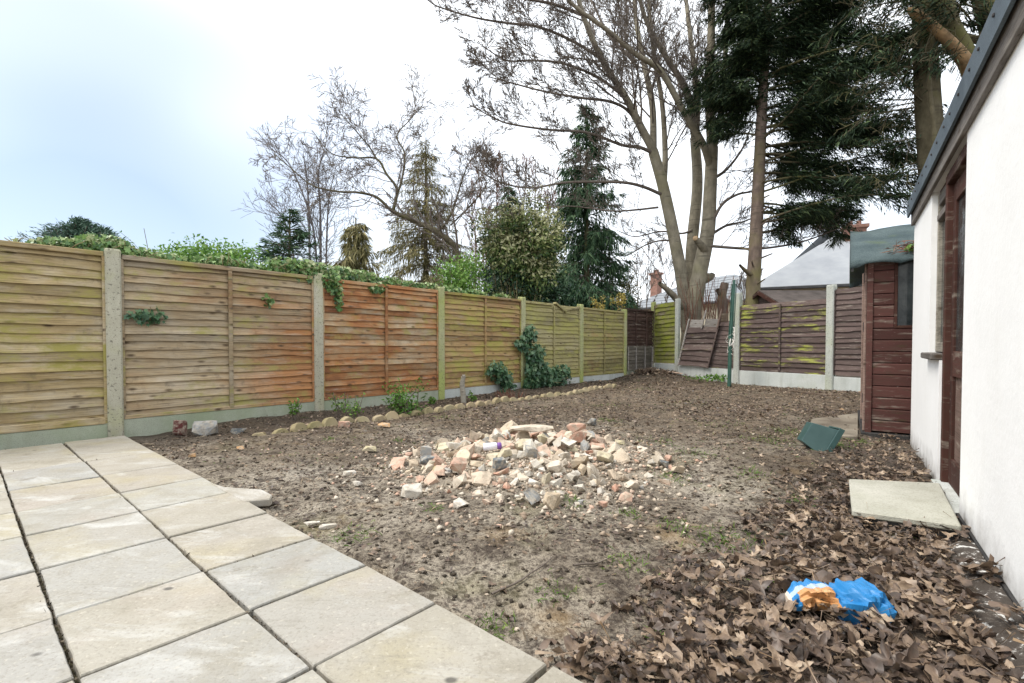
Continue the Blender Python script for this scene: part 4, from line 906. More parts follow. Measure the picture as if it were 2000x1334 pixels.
# --- weeping and upright spruces
def spruce(u, vt, vb, Yd, half, nlev, mt, label, name='spruce_tree', bare=0.0, droop=0.55, ln=.22, wd=.03, dens=60, barkm='bark_dark', hangers=True, lean=0.0, gapn=0.0, up=0.0):
    top = W(u, vt, Yd); bx, by = W(u, 660, Yd)[:2]; H = top[2]
    e = empty(name, (bx, by, 0), label=label, cat='tree')
    T = Tubes(); TP = smooth_path([(bx, by, -.1), (bx + lean * .5, by, H * .5), (top[0] + lean, by, H)], 16); T.add(TP, .014 * H + .02, .012, sides=8); childmesh('trunk', T.mesh('trunk'), M[barkm], e)
    T = Tubes(); cl = Cloud(); r = half * Yd / FPX
    z0 = max(0.3, H * bare)
    for i in range(nlev):
        f = (i + rng.random()) / nlev; z = z0 + (H * .985 - z0) * f; rad = r * (1 - f) ** (1.05 if up else .75) * (.72 + .5 * rng.random()) + .06
        if rng.random() < gapn: continue
        for k in range(4 + int(3 * (1 - f))):
            a = rng.random() * 6.283; dv = np.array([math.cos(a), math.sin(a), .15 - .35 * (1 - f) + up]); j = z / H * 15; c0 = TP[min(int(j), 15)] * [1, 1, 0] + [0, 0, z]
            P, _ = wander(c0, dv, rad, 5, .09, (0, 0, -.08 + .05 * f)); T.add(P, .012 + .012 * (1 - f), .004, sides=3)
            n = int(dens * (rad / r) + 8); spray_along(cl, P, n, ln, wd, .05 + .06 * (1 - f), droop, .35, 0, 1, start=.15)
            if hangers and rng.random() < .8:
                nh = int(dens * .9 * rad / r) + 3; x = rng.random(nh); jj = np.minimum((x * 5).astype(int), 4); Q = P[jj] + (P[jj + 1] - P[jj]) * (x * 5 - jj)[:, None] - np.array([0, 0, .16]) * rng.random(nh)[:, None] * 1.6
                cl.leaves(Q, np.array([0, 0, -1.0]) + rng.normal(size=(nh, 3)) * .18, rdir(nh), ln * 1.1, wd * .9, rng.random(nh) ** 1.5)
    childmesh('branches', T.mesh('branches'), M['bark_twig'], e); childmesh('foliage', cl.mesh('foliage'), M[mt], e); return e
spruce(1145, 193, 590, 14.2, 118, 54, 'spruce_needle', 'tall narrow weeping spruce standing behind the fence', dens=110, wd=.03)
spruce(832, 268, 560, 14.0, 120, 40, 'gold_needle', 'yellowish spruce with thin crown behind the twisted willow', bare=.24, dens=95, ln=.17, wd=.020, gapn=.16)
spruce(566, 408, 520, 9.5, 120, 24, 'spruce_needle', 'small dark conifer left of the bare slender stems', dens=110, ln=.16, wd=.024, hangers=False, droop=.15, bare=.35, up=.35)
spruce(158, 430, 520, 6.6, 105, 34, 'blue_needle', 'blue-green conifer tip showing above the ivy by the first post', name='conifer_tree', dens=150, ln=.07, wd=.014, hangers=False, droop=.0, bare=.62, up=1.15)
spruce(200, 446, 520, 6.9, 90, 30, 'blue_needle', 'smaller blue-green conifer tip right behind the first post', name='conifer_tree', dens=130, ln=.07, wd=.014, hangers=False, droop=.0, bare=.62, up=1.15)
spruce(993, 358, 560, 15.5, 60, 24, 'spruce_needle', 'dark ivy-covered conifer top above the variegated bush', name='conifer_tree', dens=110, bare=.45, hangers=False)
spruce(1196, 510, 600, 15.4, 66, 20, 'spruce_needle', 'low dark conifer to the right of the weeping spruce', name='conifer_tree', dens=120, hangers=False)
spruce(695, 425, 540, 10.0, 105, 30, 'gold_needle', 'straw-coloured drooping conifer behind the ivy', name='conifer_tree', dens=120, droop=.9, ln=.2, wd=.02)
spruce(1062, 490, 600, 12.4, 100, 20, 'spruce_needle', 'low spreading spruce left of the weeping spruce', name='conifer_tree', dens=110, droop=.4)

# --- slender bare stems (birch-like), twisted willow, hazy bare trees
def bare_tree(name, label, trunks, barkm, prm, kids, klen, lvl, sub='twigs', mt2=None):
    bx, by = trunks[0][0][0][:2]; e = empty(name, (bx, by, 0), label=label, cat='tree'); T = Tubes(); T2 = Tubes()
    for P0, r0, r1 in trunks:
        P = smooth_path(P0, 5 * len(P0)); T.add(P, r0, r1, sides=7)
        for i in range(kids):
            f = .12 + .88 * (i + rng.random()) / kids; j = min(int(f * (len(P) - 1)), len(P) - 2); ax = unit(P[j + 1] - P[j]); pe = unit(np.cross(ax, rng.normal(size=3))); a = prm['ang'] * (.7 + .6 * rng.random())
            grow(T2, P[j], ax * math.cos(a) + pe * math.sin(a), klen * (.5 + .8 * rng.random()) * (1.2 - .6 * f), max(prm['rmin'] * 1.3, (r0 + (r1 - r0) * f) * .4), lvl, prm)
    childmesh('trunk', T.mesh('trunk'), M[barkm], e); childmesh(sub, T2.mesh(sub), M[mt2 or barkm], e); return e
prb = dict(jit=.12, trop=(0, 0, .05), rmin=.004, kids=[3, 4], ang=.62, ratio=.62)
Yb = 12.0
bare_tree('bare_tree', 'clump of slender bare upright stems left of the willow', [([W(605, 640, Yb), W(604, 450, Yb), W(600, 360, Yb), W(592, 300, Yb)], .035, .01), ([W(626, 640, Yb), W(626, 430, Yb), W(622, 340, Yb), W(634, 290, Yb)], .035, .01), ([W(618, 640, Yb + .3), W(614, 460, Yb), W(570, 330, Yb), W(530, 290, Yb)], .03, .008), ([W(635, 640, Yb), W(640, 420, Yb), W(652, 340, Yb)], .03, .008), ([W(590, 640, Yb), W(570, 480, Yb), W(548, 420, Yb), W(524, 395, Yb)], .025, .008)], 'bark_birch_far', prb, 24, .95, 2)
Yw = 10.8
prw = dict(jit=.16, trop=(0, 0, .02), rmin=.0045, kids=[3, 3, 4], ang=.7, ratio=.62)
bare_tree('willow_tree', 'twisted bare willow leaning left with curling branches', [
    ([W(915, 660, Yw), W(895, 500, Yw), W(855, 455, Yw), W(800, 428, Yw), W(765, 412, Yw)], .085, .042),
    ([W(765, 412, Yw), W(735, 385, Yw), W(700, 376, Yw), W(660, 374, Yw), W(610, 362, Yw), W(570, 330, Yw), W(535, 300, Yw)], .036, .008),
    ([W(768, 412, Yw), W(775, 370, Yw), W(755, 340, Yw), W(735, 310, Yw), W(690, 308, Yw), W(645, 298, Yw), W(610, 255, Yw)], .036, .007),
    ([W(772, 390, Yw), W(785, 350, Yw), W(790, 300, Yw), W(775, 265, Yw), W(800, 235, Yw), W(826, 205, Yw)], .028, .006),
    ([W(735, 310, Yw), W(720, 285, Yw), W(690, 250, Yw), W(660, 215, Yw)], .02, .006),
    ([W(855, 455, Yw), W(880, 420, Yw), W(900, 360, Yw), W(915, 320, Yw), W(940, 290, Yw)], .028, .006),
    ([W(880, 440, Yw + .3), W(920, 400, Yw), W(950, 360, Yw), W(930, 330, Yw)], .02, .006)], 'bark_dark', prw, 17, 1.05, 3, mt2='bark_twig')
prh = dict(jit=.10, trop=(0, 0, .12), rmin=.008, kids=[4, 5], ang=.5, ratio=.55)
Yh = 19.0
bare_tree('bare_tree', 'hazy pinkish bare trees behind the variegated bush', [([W(u, 650, Yh), W(u + 4, 480, Yh), W(u + du, vt, Yh)], .05, .012) for u, du, vt in ((945, -12, 330), (965, 6, 310), (985, -4, 300), (1015, 14, 305), (1040, 6, 310), (1062, 20, 330), (925, -8, 380), (1082, 8, 390))], 'bark_twig', prh, 18, 1.2, 2, mt2='red_twig')
bare_tree('bare_tree', 'small bare tree between washing line pole and cypress trunk', [([W(u, 650, 17), W(u + 1, 590, 17), W(u + du, vt, 17)], .03, .008) for u, du, vt in ((1452, -8, 540), (1460, 2, 528), (1468, 8, 545))], 'bark_twig', prh, 9, .6, 2)
bare_tree('bare_tree', 'faint bare twigs between weeping spruce and big tree', [([W(u, 650, 18), W(u + 2, 560, 18), W(u + du, vt, 18)], .025, .008) for u, du, vt in ((1262, 6, 480), (1300, -12, 490), (1244, -6, 520))], 'bark_twig', prh, 9, .9, 2)
T = Tubes(); ptr = W(1413, 640, 12.8); e = empty('pruned_trunk', (ptr[0], ptr[1], 0), label='brown sawn-off tree trunk left of the washing line pole', cat='tree')
T.add(smooth_path([(ptr[0], ptr[1], -.1), W(1412, 605, 12.8), W(1410, 578, 12.8), W(1416, 553, 12.8)], 12), .15, .10, sides=9); T.add([W(1410, 578, 12.8), W(1401, 566, 12.7)], .08, .06, sides=7); childmesh('trunk', T.mesh('trunk'), M['bark_conifer'], e)
T = Tubes(); 
for k in range(70):
    u = 1335 + 85 * rng.random(); b = W(u, 650, 12.6 + rng.random() * .6); P, _ = wander(b, (rng.normal() * .15, 0, 1), .9 + .75 * rng.random(), 5, .08, (0, 0, .02)); T.add(P, .009, .005, sides=3, col=rng.random())
link('twig_hedge', T.mesh('twig_hedge'), M['red_twig'], label='thin reddish bare shoots at the foot of the big bare tree', cat='shrub')

# ------------------------------------------------------------------ shrubs, ivy and weeds
def leaf5(P, Dv, Nv, size, tint):
    """five-pointed ivy leaf, slightly folded"""
    n = len(P); Dv = unit(Dv); Sd = unit(np.cross(Dv, Nv)); Nn = np.cross(Sd, Dv)
    sh = np.array([(0, 0, 0), (-.42, .05, .10), (-.30, .38, .04), (-.45, .62, .10), (-.14, .66, .0), (0, 1.05, -.08), (.14, .66, .0), (.45, .62, .10), (.30, .38, .04), (.42, .05, .10)])
    sz = np.broadcast_to(size, (n,))[:, None, None]
    V = P[:, None, :] + sz * (sh[None, :, 0:1] * Sd[:, None, :] + sh[None, :, 1:2] * Dv[:, None, :] + sh[None, :, 2:3] * Nn[:, None, :])
    c = np.arange(n)[:, None] * 10
    F = np.concatenate([c + np.array([[0, 4, 2, 1]]), c + np.array([[2, 4, 3, 3]])[:, :4], c + np.array([[0, 6, 5, 4]]), c + np.array([[0, 9, 8, 6]]), c + np.array([[8, 7, 6, 6]])])
    F4 = F[(F[:, 2] != F[:, 3])]; F3 = F[(F[:, 2] == F[:, 3])][:, :3]
    return V.reshape(-1, 3), F4, F3, np.repeat(np.broadcast_to(tint, (n,)), 10)
class Ivy:
    def __init__(s): s.V = []; s.F4 = []; s.F3 = []; s.C = []; s.n = 0
    def add(s, P, Dv, Nv, size, tint):
        V, a, b, c = leaf5(np.asarray(P), Dv, Nv, size, tint); s.V.append(V); s.F4.append(a + s.n); s.F3.append(b + s.n); s.C.append(c); s.n += len(V)
    def mesh(s, name): return mesh_np(name, np.concatenate(s.V), [np.concatenate(s.F4), np.concatenate(s.F3)], np.concatenate(s.C))
def fence_pt(t_, off=0.0, z=0.0):      # t_ in panels from POST[1]
    p = POST[1] + (POST[2] - POST[1]) * t_; q = p + D2 * off; return np.array([q[0], q[1], z])
TOGARDEN = -D2
def ivy_mass(name, label, blobs, mt, size=.046, stems=True):
    """blobs: (t, height centre, radius along, radius up, count, offset over fence)"""
    e = empty(name, tuple(fence_pt(blobs[0][0])), label=label, cat='ivy'); iv = Ivy(); T = Tubes()
    for t_, z, ra, rz_, n, of in blobs:
        big = .03 < of < .2; n = int(n * (2.1 if big else 1.5)); rz_ = rz_ * (1.2 if big and t_ > .7 else 1.0); z = z + (.012 if big and t_ > .7 else 0)
        a = rng.normal(size=n); b = rng.normal(size=n); c = rng.normal(size=n) * .5
        l = np.sqrt(a * a + b * b + c * c) + 1e-6; k = np.minimum(1, 2.1 / l)
        a, b, c = a * k * .66, b * k * .66, c * k * .66
        P = np.array([fence_pt(t_ + x * ra / 1.93, of + y * rz_ * .9, z + w_ * rz_) for x, w_, y in zip(a, b, c)])
        Nv = TOGARDEN * .7 + np.array([0, 0, .55]) + rng.normal(size=(n, 3)) * .45
        Dv = np.array([0, 0, -.8]) + TOGARDEN * .25 + rng.normal(size=(n, 3)) * .5
        iv.add(P, Dv, Nv, size * (.55 + .8 * rng.random(n)), np.clip(rng.normal(.55, .25, n) + .18 * b, 0, 1))
        for q in range(max(2, n // 60)):
            s0 = fence_pt(t_ + rng.normal() * ra * .4 / 1.93, of, z - rz_ * .7); Pp, _ = wander(s0, (rng.normal() * .8, rng.normal() * .4, .5), ra * .8 + .05, 6, .25, (0, 0, -.05)); T.add(Pp, .006, .003, sides=4)
    childmesh('stems', T.mesh('stems'), M['bark_willow'], e); childmesh('leaves', iv.mesh('leaves'), M[mt], e); return e
ivy_mass('ivy', 'ivy spilling over the cap rail around the first concrete post', [(-.30, 1.66, .10, .03, 14, .08), (-.16, 1.69, .15, .06, 190, .08), (-.02, 1.73, .16, .08, 260, .09), (.10, 1.68, .14, .06, 170, .06), (.22, 1.665, .14, .05, 120, .06)], 'ivy_leaf')
ivy_mass('ivy', 'low ivy along the cap rail of the grey-tan panel', [(.36, 1.68, .12, .05, 90, .06), (.50, 1.70, .16, .06, 130, .10), (.64, 1.67, .14, .05, 110, .08)], 'ivy_leaf')
ivy_mass('ivy', 'thick ivy clump draped over the second concrete post', [(.82, 1.70, .18, .08, 220, .05), (.94, 1.71, .16, .10, 300, .03), (1.03, 1.69, .15, .10, 320, .0), (1.10, 1.60, .08, .11, 110, -.04), (1.13, 1.42, .04, .12, 50, -.04), (1.18, 1.70, .12, .07, 160, .04)], 'ivy_leaf')
ivy_mass('ivy', 'pale green ivy trailing along the top of the orange panel', [(1.34, 1.69, .18, .065, 260, .04), (1.42, 1.60, .09, .06, 60, -.03), (1.55, 1.67, .18, .055, 230, .05), (1.74, 1.66, .18, .05, 200, .05), (1.92, 1.66, .14, .05, 160, .06)], 'ivy_leaf')
ivy_mass('ivy', 'ivy tips along the top of the lime-green panel', [(2.15, 1.66, .18, .05, 170, .06), (2.42, 1.65, .2, .045, 150, .06), (2.75, 1.64, .16, .04, 100, .06)], 'ivy_leaf', .06)
ivy_mass('ivy', 'small green ivy sprig growing from the side of the first post', [(.13, 1.10, .10, .05, 60, -.05)], 'ivy_dark', .05)
ivy_mass('ivy', 'tiny pale ivy sprig high on the grey-tan panel', [(.70, 1.33, .05, .05, 14, -.04)], 'ivy_leaf', .045)
def climb(name, label, blobs, mt, size): return ivy_mass(name, label, blobs, mt, size)
climb('ivy', 'dark ivy climbing the olive post down to the soil', [(3.06, 1.02, .12, .12, 130, -.10), (2.96, .85, .14, .09, 120, -.10), (3.12, .62, .17, .16, 240, -.13), (3.12, .38, .2, .14, 260, -.16), (3.25, .22, .26, .14, 320, -.18), (3.5, .24, .26, .15, 280, -.16), (3.05, .15, .15, .12, 160, -.16)], 'ivy_dark', .07)
climb('ivy', 'small dark ivy clump on the gravel board right of the stake', [(2.60, .38, .17, .12, 170, -.10), (2.70, .26, .13, .10, 120, -.12), (2.72, .12, .12, .10, 90, -.14)], 'ivy_dark', .06)

def bush(name, label, u, v, Yd, ru, rv, n, size, mt, stems=14, bottom=None, barkm='bark_twig', cat='shrub', depth=.8, tb=0.25, clump=0.32, tmean=.5, per=70):
    c = W(u, v, Yd); rx = ru * Yd / FPX; rz_ = rv * Yd / FPX; b = np.array([c[0], c[1], 0.0 if bottom is None else bottom])
    e = empty(name, tuple(b), label=label, cat=cat); T = Tubes(); cl = Cloud()
    nc = max(8, n // per); cc = []; 
    while len(cc) < nc:
        q = rng.uniform(-1, 1, 3); l = np.linalg.norm(q)
        if .30 < l < 1: cc.append(c + q * [rx, rx * depth, rz_] * (.75 + .5 * rng.random()))
    for k in range(stems):
        tgt = cc[k % nc]; mid = b + (tgt - b) * .5 + rng.normal(size=3) * rx * .12; P = smooth_path([b + rng.normal(size=3) * [.04, .04, 0], mid, tgt], 8); T.add(P, .012 + .006 * rz_, .004, sides=4)
    for q in cc:
        m_ = n // nc; g = np.clip(rng.normal(size=(m_, 3)), -1.9, 1.9) * clump * np.array([rx, rx * depth, rz_]) * .75; P = q + g
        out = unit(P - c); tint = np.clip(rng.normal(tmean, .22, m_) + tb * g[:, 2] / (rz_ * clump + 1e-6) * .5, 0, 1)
        cl.leaves(P, out * .5 + rdir(m_), out + rdir(m_) * .8 + [0, 0, .4], size * (.6 + .8 * rng.random(m_)), size * .5 * (.6 + .7 * rng.random(m_)), tint, sag=.15)
    childmesh('stems', T.mesh('stems'), M[barkm], e); childmesh('leaves', cl.mesh('leaves'), M[mt], e); return e
bush('privet_bush', 'bright green leafy bush above the grey-tan panel', 410, 500, 5.7, 84, 28, 3200, .05, 'privet_leaf')
bush('privet_bush', 'bright green bush above the lime-green panel', 905, 548, 8.6, 46, 42, 3200, .06, 'privet_leaf', tmean=.6)
bush('variegated_tree', 'large variegated ivy-clad bush with pale leaves', 1015, 488, 11.4, 84, 78, 15000, .095, 'variegated_leaf', barkm='bark_willow', stems=34, tmean=.62, tb=.9, per=260, clump=.25)
bush('evergreen_bush', 'dark evergreen bush under the variegated bush', 1025, 565, 11.6, 76, 40, 6500, .08, 'ivy_dark', tmean=.2)
bush('yellow_shrub', 'small yellow-leaved shrub over the olive panel near the corner', 1207, 590, 12.6, 12, 18, 220, .07, 'yellow_leaf')
bush('yellow_shrub', 'pale yellow shrub tuft right of the weeping spruce trunk', 1170, 592, 12.4, 14, 14, 200, .06, 'yellow_leaf')
bush('evergreen_bush', 'dark shrub left of the big bare tree above the corner', 1222, 575, 14.8, 24, 34, 1200, .07, 'gold_needle', tmean=.25)
bush('small_bush', 'small leafy green bush in the bed before the orange panel', 797, 778, 5.75, 34, 30, 900, .04, 'privet_leaf', bottom=0.0, stems=26, tmean=.30, clump=.45)
# leggy twig shrub and cut stems above the fence
def twiggy(name, label, base, hgt, n, spread, mt, leafn=0, leafm=None, leafs=.03, r=.006):
    e = empty(name, tuple(base), label=label, cat='shrub'); T = Tubes(); cl = Cloud()
    for k in range(n):
        P, _ = wander(base + rng.normal(size=3) * [.03, .03, 0], (rng.normal() * spread, rng.normal() * spread, 1), hgt * (.6 + .5 * rng.random()), 6, .12, (0, 0, .05)); T.add(P, r, r * .5, sides=4)
        for q in range(6):
            j = 2 + q % 4; P2, _ = wander(P[j], (rng.normal(), rng.normal(), .4), hgt * .22, 3, .2, (0, 0, .02)); T.add(P2, r * .5, r * .3, sides=3)
            if leafn: cl.leaves(P2[1:].repeat(leafn, 0), rdir(3 * leafn) + [0, 0, .3], rdir(3 * leafn) + [0, 0, .8], leafs, leafs * .55, rng.random(3 * leafn))
    childmesh('stems', T.mesh('stems'), M[mt], e)
    if leafn: childmesh('leaves', cl.mesh('leaves'), M[leafm], e)
    return e
b = W(312, 640, 5.3); twiggy('twig_shrub', 'thin leafy twig standing alone above the grey-tan panel', np.array([b[0], b[1], 0.0]), 2.02, 1, .02, 'bark_twig', 3, 'privet_leaf', .028)
b = W(92, 640, 4.6); twiggy('cut_shrub', 'cut stems with a few round leaves above the leftmost panel', np.array([b[0], b[1], 0.0]), 1.88, 3, .04, 'red_twig', 1, 'privet_leaf', .06, .009)
for (u, v, lb, h_, nn_, lf) in ((572, 826, 'sparse green weed in front of the mossy gravel board', .24, 4, 2), (690, 822, 'dry weed stems in the bed right of the second post', .28, 7, 1), (668, 815, 'leggy green weed beside the dry weed stems', .30, 5, 1), (925, 785, 'thin sprouting weed right of the wooden stake', .22, 3, 2), (845, 790, 'low green weed at the foot of the green-tinged post', .12, 5, 2)):
    b = G(u, v); twiggy('weed', lb, np.array([b[0], b[1], gz(b[0], b[1]) - .01]), h_, nn_, .3, 'bark_twig', lf, 'privet_leaf', .035, .005)
T = Tubes(); b = G(995, 778)
for k in range(40):
    P, _ = wander(b + rng.normal(size=3) * [.1, .06, 0], (rng.normal() * .5, rng.normal() * .5, 1), .10 + .08 * rng.random(), 4, .1, (0, 0, 0)); T.add(P, .006, .003, sides=3, col=rng.random() * .4)
link('red_weed', T.mesh('red_weed'), M['red_twig'], label='tuft of dark red stems between ivy clumps by the edging', cat='plant')
b = G(1400, 746); cl = Cloud(); n = 260; P = np.array([b[0], b[1], .02]) + rng.normal(size=(n, 3)) * [.30, .10, .0] + np.array([0, 0, 1]) * (rng.random(n) * .12)[:, None]
cl.leaves(P, rdir(n) + [0, 0, .7], rdir(n), .075, .035, rng.random(n)); link('weed_patch', cl.mesh('weed_patch'), M['privet_leaf'], label='patch of green weeds at the foot of the washing line pole', kind='stuff')

# ------------------------------------------------------------------ houses and neighbour's shed
simple('slate', (0.17, 0.185, 0.20), (0.26, 0.275, 0.29), 3, 0.7, stretch=(1, 1, 3)); simple('cream_wall', (0.62, 0.55, 0.40), (0.72, 0.65, 0.50), 2, 0.85); simple('chimney_brick', (0.22, 0.12, 0.09), (0.32, 0.18, 0.14), 8, 0.9)
simple('pale_roof', (0.24, 0.255, 0.275), (0.33, 0.345, 0.36), 1.2, 0.65); simple('gutter', (0.04, 0.04, 0.045), (0.09, 0.09, 0.09), 4, 0.5); simple('old_felt', (0.055, 0.045, 0.04), (0.12, 0.10, 0.09), 5, 0.9)
simple('white_frame', (0.7, 0.7, 0.7), (0.8, 0.8, 0.8), 3, 0.5)
def hip_house(name, label, org, rz, Lx, Ly, eave, ridge, roofm, inset, chim=None, wins=(), courses=9):
    e = empty(name, org, rz, label=label, cat='house')
    link('wall', boxmesh('wall', 0, Lx, 0, Ly, -.2, eave), M['cream_wall'], e)
    o = .35; A = [(-o, -o), (Lx + o, -o), (Lx + o, Ly + o), (-o, Ly + o)]; r0, r1 = (inset, Ly / 2), (Lx - inset, Ly / 2)
    m = MB(); m.add([(x, y, eave - .02) for x, y in A] + [(*r0, ridge), (*r1, ridge)], [(0, 1, 5, 4), (1, 2, 5), (2, 3, 4, 5), (3, 0, 4), (3, 2, 1, 0)]); rf_ = link('roof', m.mesh('roof'), M[roofm], e)
    for k in range(1, courses):           # slate courses, each a thin proud lip on the front slope
        f = k / courses; y0 = -o + (Ly / 2 + o) * f; z0_ = eave - .02 + (ridge - eave + .02) * f; xa = -o + (inset + o) * f; xb = Lx + o - (inset + o) * f
        m = MB(); m.add([(xa, y0 - .01, z0_ + .02), (xb, y0 - .01, z0_ + .02), (xb, y0 + .10, z0_ + .055), (xa, y0 + .10, z0_ + .055), (xa, y0 - .01, z0_ + .005), (xb, y0 - .01, z0_ + .005)], [(0, 1, 2, 3), (4, 5, 1, 0)]); link('slate_course', m.mesh('course'), M[roofm], rf_)
    link('gutter', boxmesh('gutter', -o, Lx + o, -o - .10, -o, eave - .12, eave - .01, .02), M['gutter'], e)
    if chim:
        cx, cy_, w_, zt = chim; c_ = link('chimney', boxmesh('chimney', cx - w_, cx + w_, cy_ - w_ * .7, cy_ + w_ * .7, eave, zt), M['chimney_brick'], e)
        link('chimney_cap', boxmesh('cap', cx - w_ - .07, cx + w_ + .07, cy_ - w_ * .7 - .07, cy_ + w_ * .7 + .07, zt, zt + .12), M['chimney_brick'], c_)
        for q in (-.4, .4): tt = Tubes(); tt.add([(cx + q * w_, cy_, zt + .12), (cx + q * w_, cy_, zt + .30)], .09, .08, sides=8); link('chimney_pot', tt.mesh('pot'), M['chimney_brick'], c_)
    for (x, z0_, z1_, w_) in wins:
        f = link('window', boxmesh('window', x, x + w_, -.04, .02, z0_, z1_), M['white_frame'], e); link('pane', boxmesh('pane', x + .08, x + w_ / 2 - .03, -.05, -.041, z0_ + .08, z1_ - .08), M['dark_glass'], f); link('pane', boxmesh('pane', x + w_ / 2 + .03, x + w_ - .08, -.05, -.041, z0_ + .08, z1_ - .08), M['dark_glass'], f)
    return e
hA = W(1222, 600, 27); hB = W(1432, 592, 21); rzh = math.atan2(hB[1] - hA[1], hB[0] - hA[0]); Lh = float(np.hypot(*(hB - hA)[:2]))
hip_house('house', 'distant cream house with grey slate roof and brick chimney', (hA[0], hA[1], 0), rzh, Lh, 6.0, 2.75, 4.35, 'slate', 2.2, chim=(Lh * .10, 1.6, .26, 4.7), wins=[(.8, 1.0, 2.2, 1.4), (3.2, 1.0, 2.2, 1.4), (6.0, 1.0, 2.2, 1.4)] if Lh > 8 else [(.6, 1, 2.2, 1.3)])
hA = W(1482, 563, 17.5); hB = W(1900, 540, 15.0); rzh = math.atan2(hB[1] - hA[1], hB[0] - hA[0]); Lh = float(np.hypot(*(hB - hA)[:2]))
hip_house('house', 'bungalow with large pale grey roof behind the neighbour shed', (hA[0], hA[1], 0), rzh, Lh, 7.0, 2.85, 5.5, 'pale_roof', 3.3, (3.3, 2.6, .34, 5.2), [(.8, 1.0, 2.2, 1.4)], 1)
# neighbour's brown shed: low apex roof behind the lime blotched panel
na = W(1528, 600, 10.5); rzn = R(2)
nsd = empty('neighbour_shed', (na[0], na[1], 0), rzn, label='low brown shed with felt apex roof behind the back fence', cat='shed')
Ln_, Wn = 2.3, 1.5; ze, zrg = 1.78, 2.07
for i in range(15):
    z = .2 + i * .103
    m = MB(); m.prism([(0, z), (0, z + .09), (.012, z + .10), (.02, z + .10), (.02, z)], 0, .02, Ln_ - .02); link('board', m.mesh('board'), M['wood_dark'], nsd)
    m = MB(); m.prism([(0, z), (0, z + .09), (.012, z + .10), (.02, z + .10), (.02, z)], 1, .021, Wn); link('board', m.mesh('board'), M['wood_brown'], nsd)
for i in range(3):
    z = ze + i * .09; hw = (Wn / 2) * (1 - i * .09 / (zrg - ze)); hw2 = (Wn / 2) * max(0.02, 1 - (i + 1) * .09 / (zrg - ze))
    m = MB(); m.prism([(Wn / 2 - hw, z - .03), (Wn / 2 + hw, z - .03), (Wn / 2 + hw2, z + .055), (Wn / 2 - hw2, z + .055)], 0, .002, .02); link('gable_board', m.mesh('gb'), M['wood_brown'], nsd)
for s_ in (0, 1):
    y0 = -.12 if s_ == 0 else Wn + .12
    m = MB(); m.add([(-.12, y0, ze - .06), (Ln_ + .12, y0, ze - .06), (Ln_ + .12, Wn / 2, zrg + .02), (-.12, Wn / 2, zrg + .02), (-.12, y0, ze - .09), (Ln_ + .12, y0, ze - .09), (Ln_ + .12, Wn / 2, zrg - .012), (-.12, Wn / 2, zrg - .012)], [(0, 1, 2, 3), (7, 6, 5, 4), (0, 4, 5, 1), (1, 5, 6, 2), (3, 7, 4, 0)]); link('roof_felt', m.mesh('felt'), M['old_felt'], nsd)
    m = MB(); m.prism([(y0, ze - .08), (Wn / 2, zrg + .005), (Wn / 2, zrg - .085), (y0, ze - .17)], 0, -.14, -.121); link('barge_board', m.mesh('barge'), M['frame_brown'], nsd)
link('rear_wall', boxmesh('rear', .02, Ln_, Wn - .02, Wn, 0.1, ze), M['wood_dark'], nsd); link('end_wall', boxmesh('endw', Ln_ - .02, Ln_, 0.02, Wn - .021, 0.1, ze), M['wood_dark'], nsd)
# ------------------------------------------------------------------ garden bits: pole, edging, stones
simple('green_metal', (0.018, 0.06, 0.045), (0.04, 0.11, 0.08), 6, 0.4, spec=.5); simple('rope', (0.55, 0.53, 0.48), (0.7, 0.68, 0.62), 20, 0.9)
pb = G(1424, 752); pole = empty('washing_line_pole', (pb[0], pb[1], 0), label='dark green rotary washing line pole standing folded by the back fence', cat='pole')
tp = W(1434, 547, pb[1])
T = Tubes(); T.add([(pb[0], pb[1], -.1), (pb[0] + .02, pb[1], 1.02)], .038, .038, sides=12); childmesh('lower_tube', T.mesh('lower'), M['green_metal'], pole)
T = Tubes(); T.add([(pb[0] + .02, pb[1], 1.0), (tp[0], tp[1], tp[2])], .028, .028, sides=10); childmesh('upper_tube', T.mesh('upper'), M['green_metal'], pole)
T = Tubes()
for k in range(4):
    a = k * 1.57; o_ = np.array([math.cos(a), math.sin(a), 0]) * .05; T.add([np.array([pb[0] + .03, pb[1], .95]) + o_, np.array(tp) + o_ * .9 + [0, 0, -.08]], .009, .009, sides=5)
childmesh('folded_arms', T.mesh('arms'), M['green_metal'], pole)
T = Tubes()
for k in range(9):
    a = rng.random() * 6.28; z = .75 + rng.random() * .5; o_ = np.array([math.cos(a) * .08, math.sin(a) * .08, 0]); q = np.array([pb[0] + .02, pb[1], z]); T.add(smooth_path([q + o_ * .6, q + o_ * 1.3 + [0, 0, -.12], q - o_ * .9 + [0, 0, -.2]], 8), .006, .006, sides=4)
T.add(smooth_path([np.array([pb[0] + .07, pb[1] - .05, 1.18]), np.array([pb[0] + .06, pb[1] - .08, .92]), np.array([pb[0] - .03, pb[1] - .07, .80]), np.array([pb[0] - .01, pb[1] - .07, .95])], 10), .014, .014, sides=5)
childmesh('line', T.mesh('line'), M['rope'], pole)
T = Tubes()
for k in range(6): a = k * 1.047; T.add([np.array(tp), np.array(tp) + [math.cos(a) * .09, math.sin(a) * .09, .04]], .008, .006, sides=4)
childmesh('head', T.mesh('head'), M['white_frame'], pole)

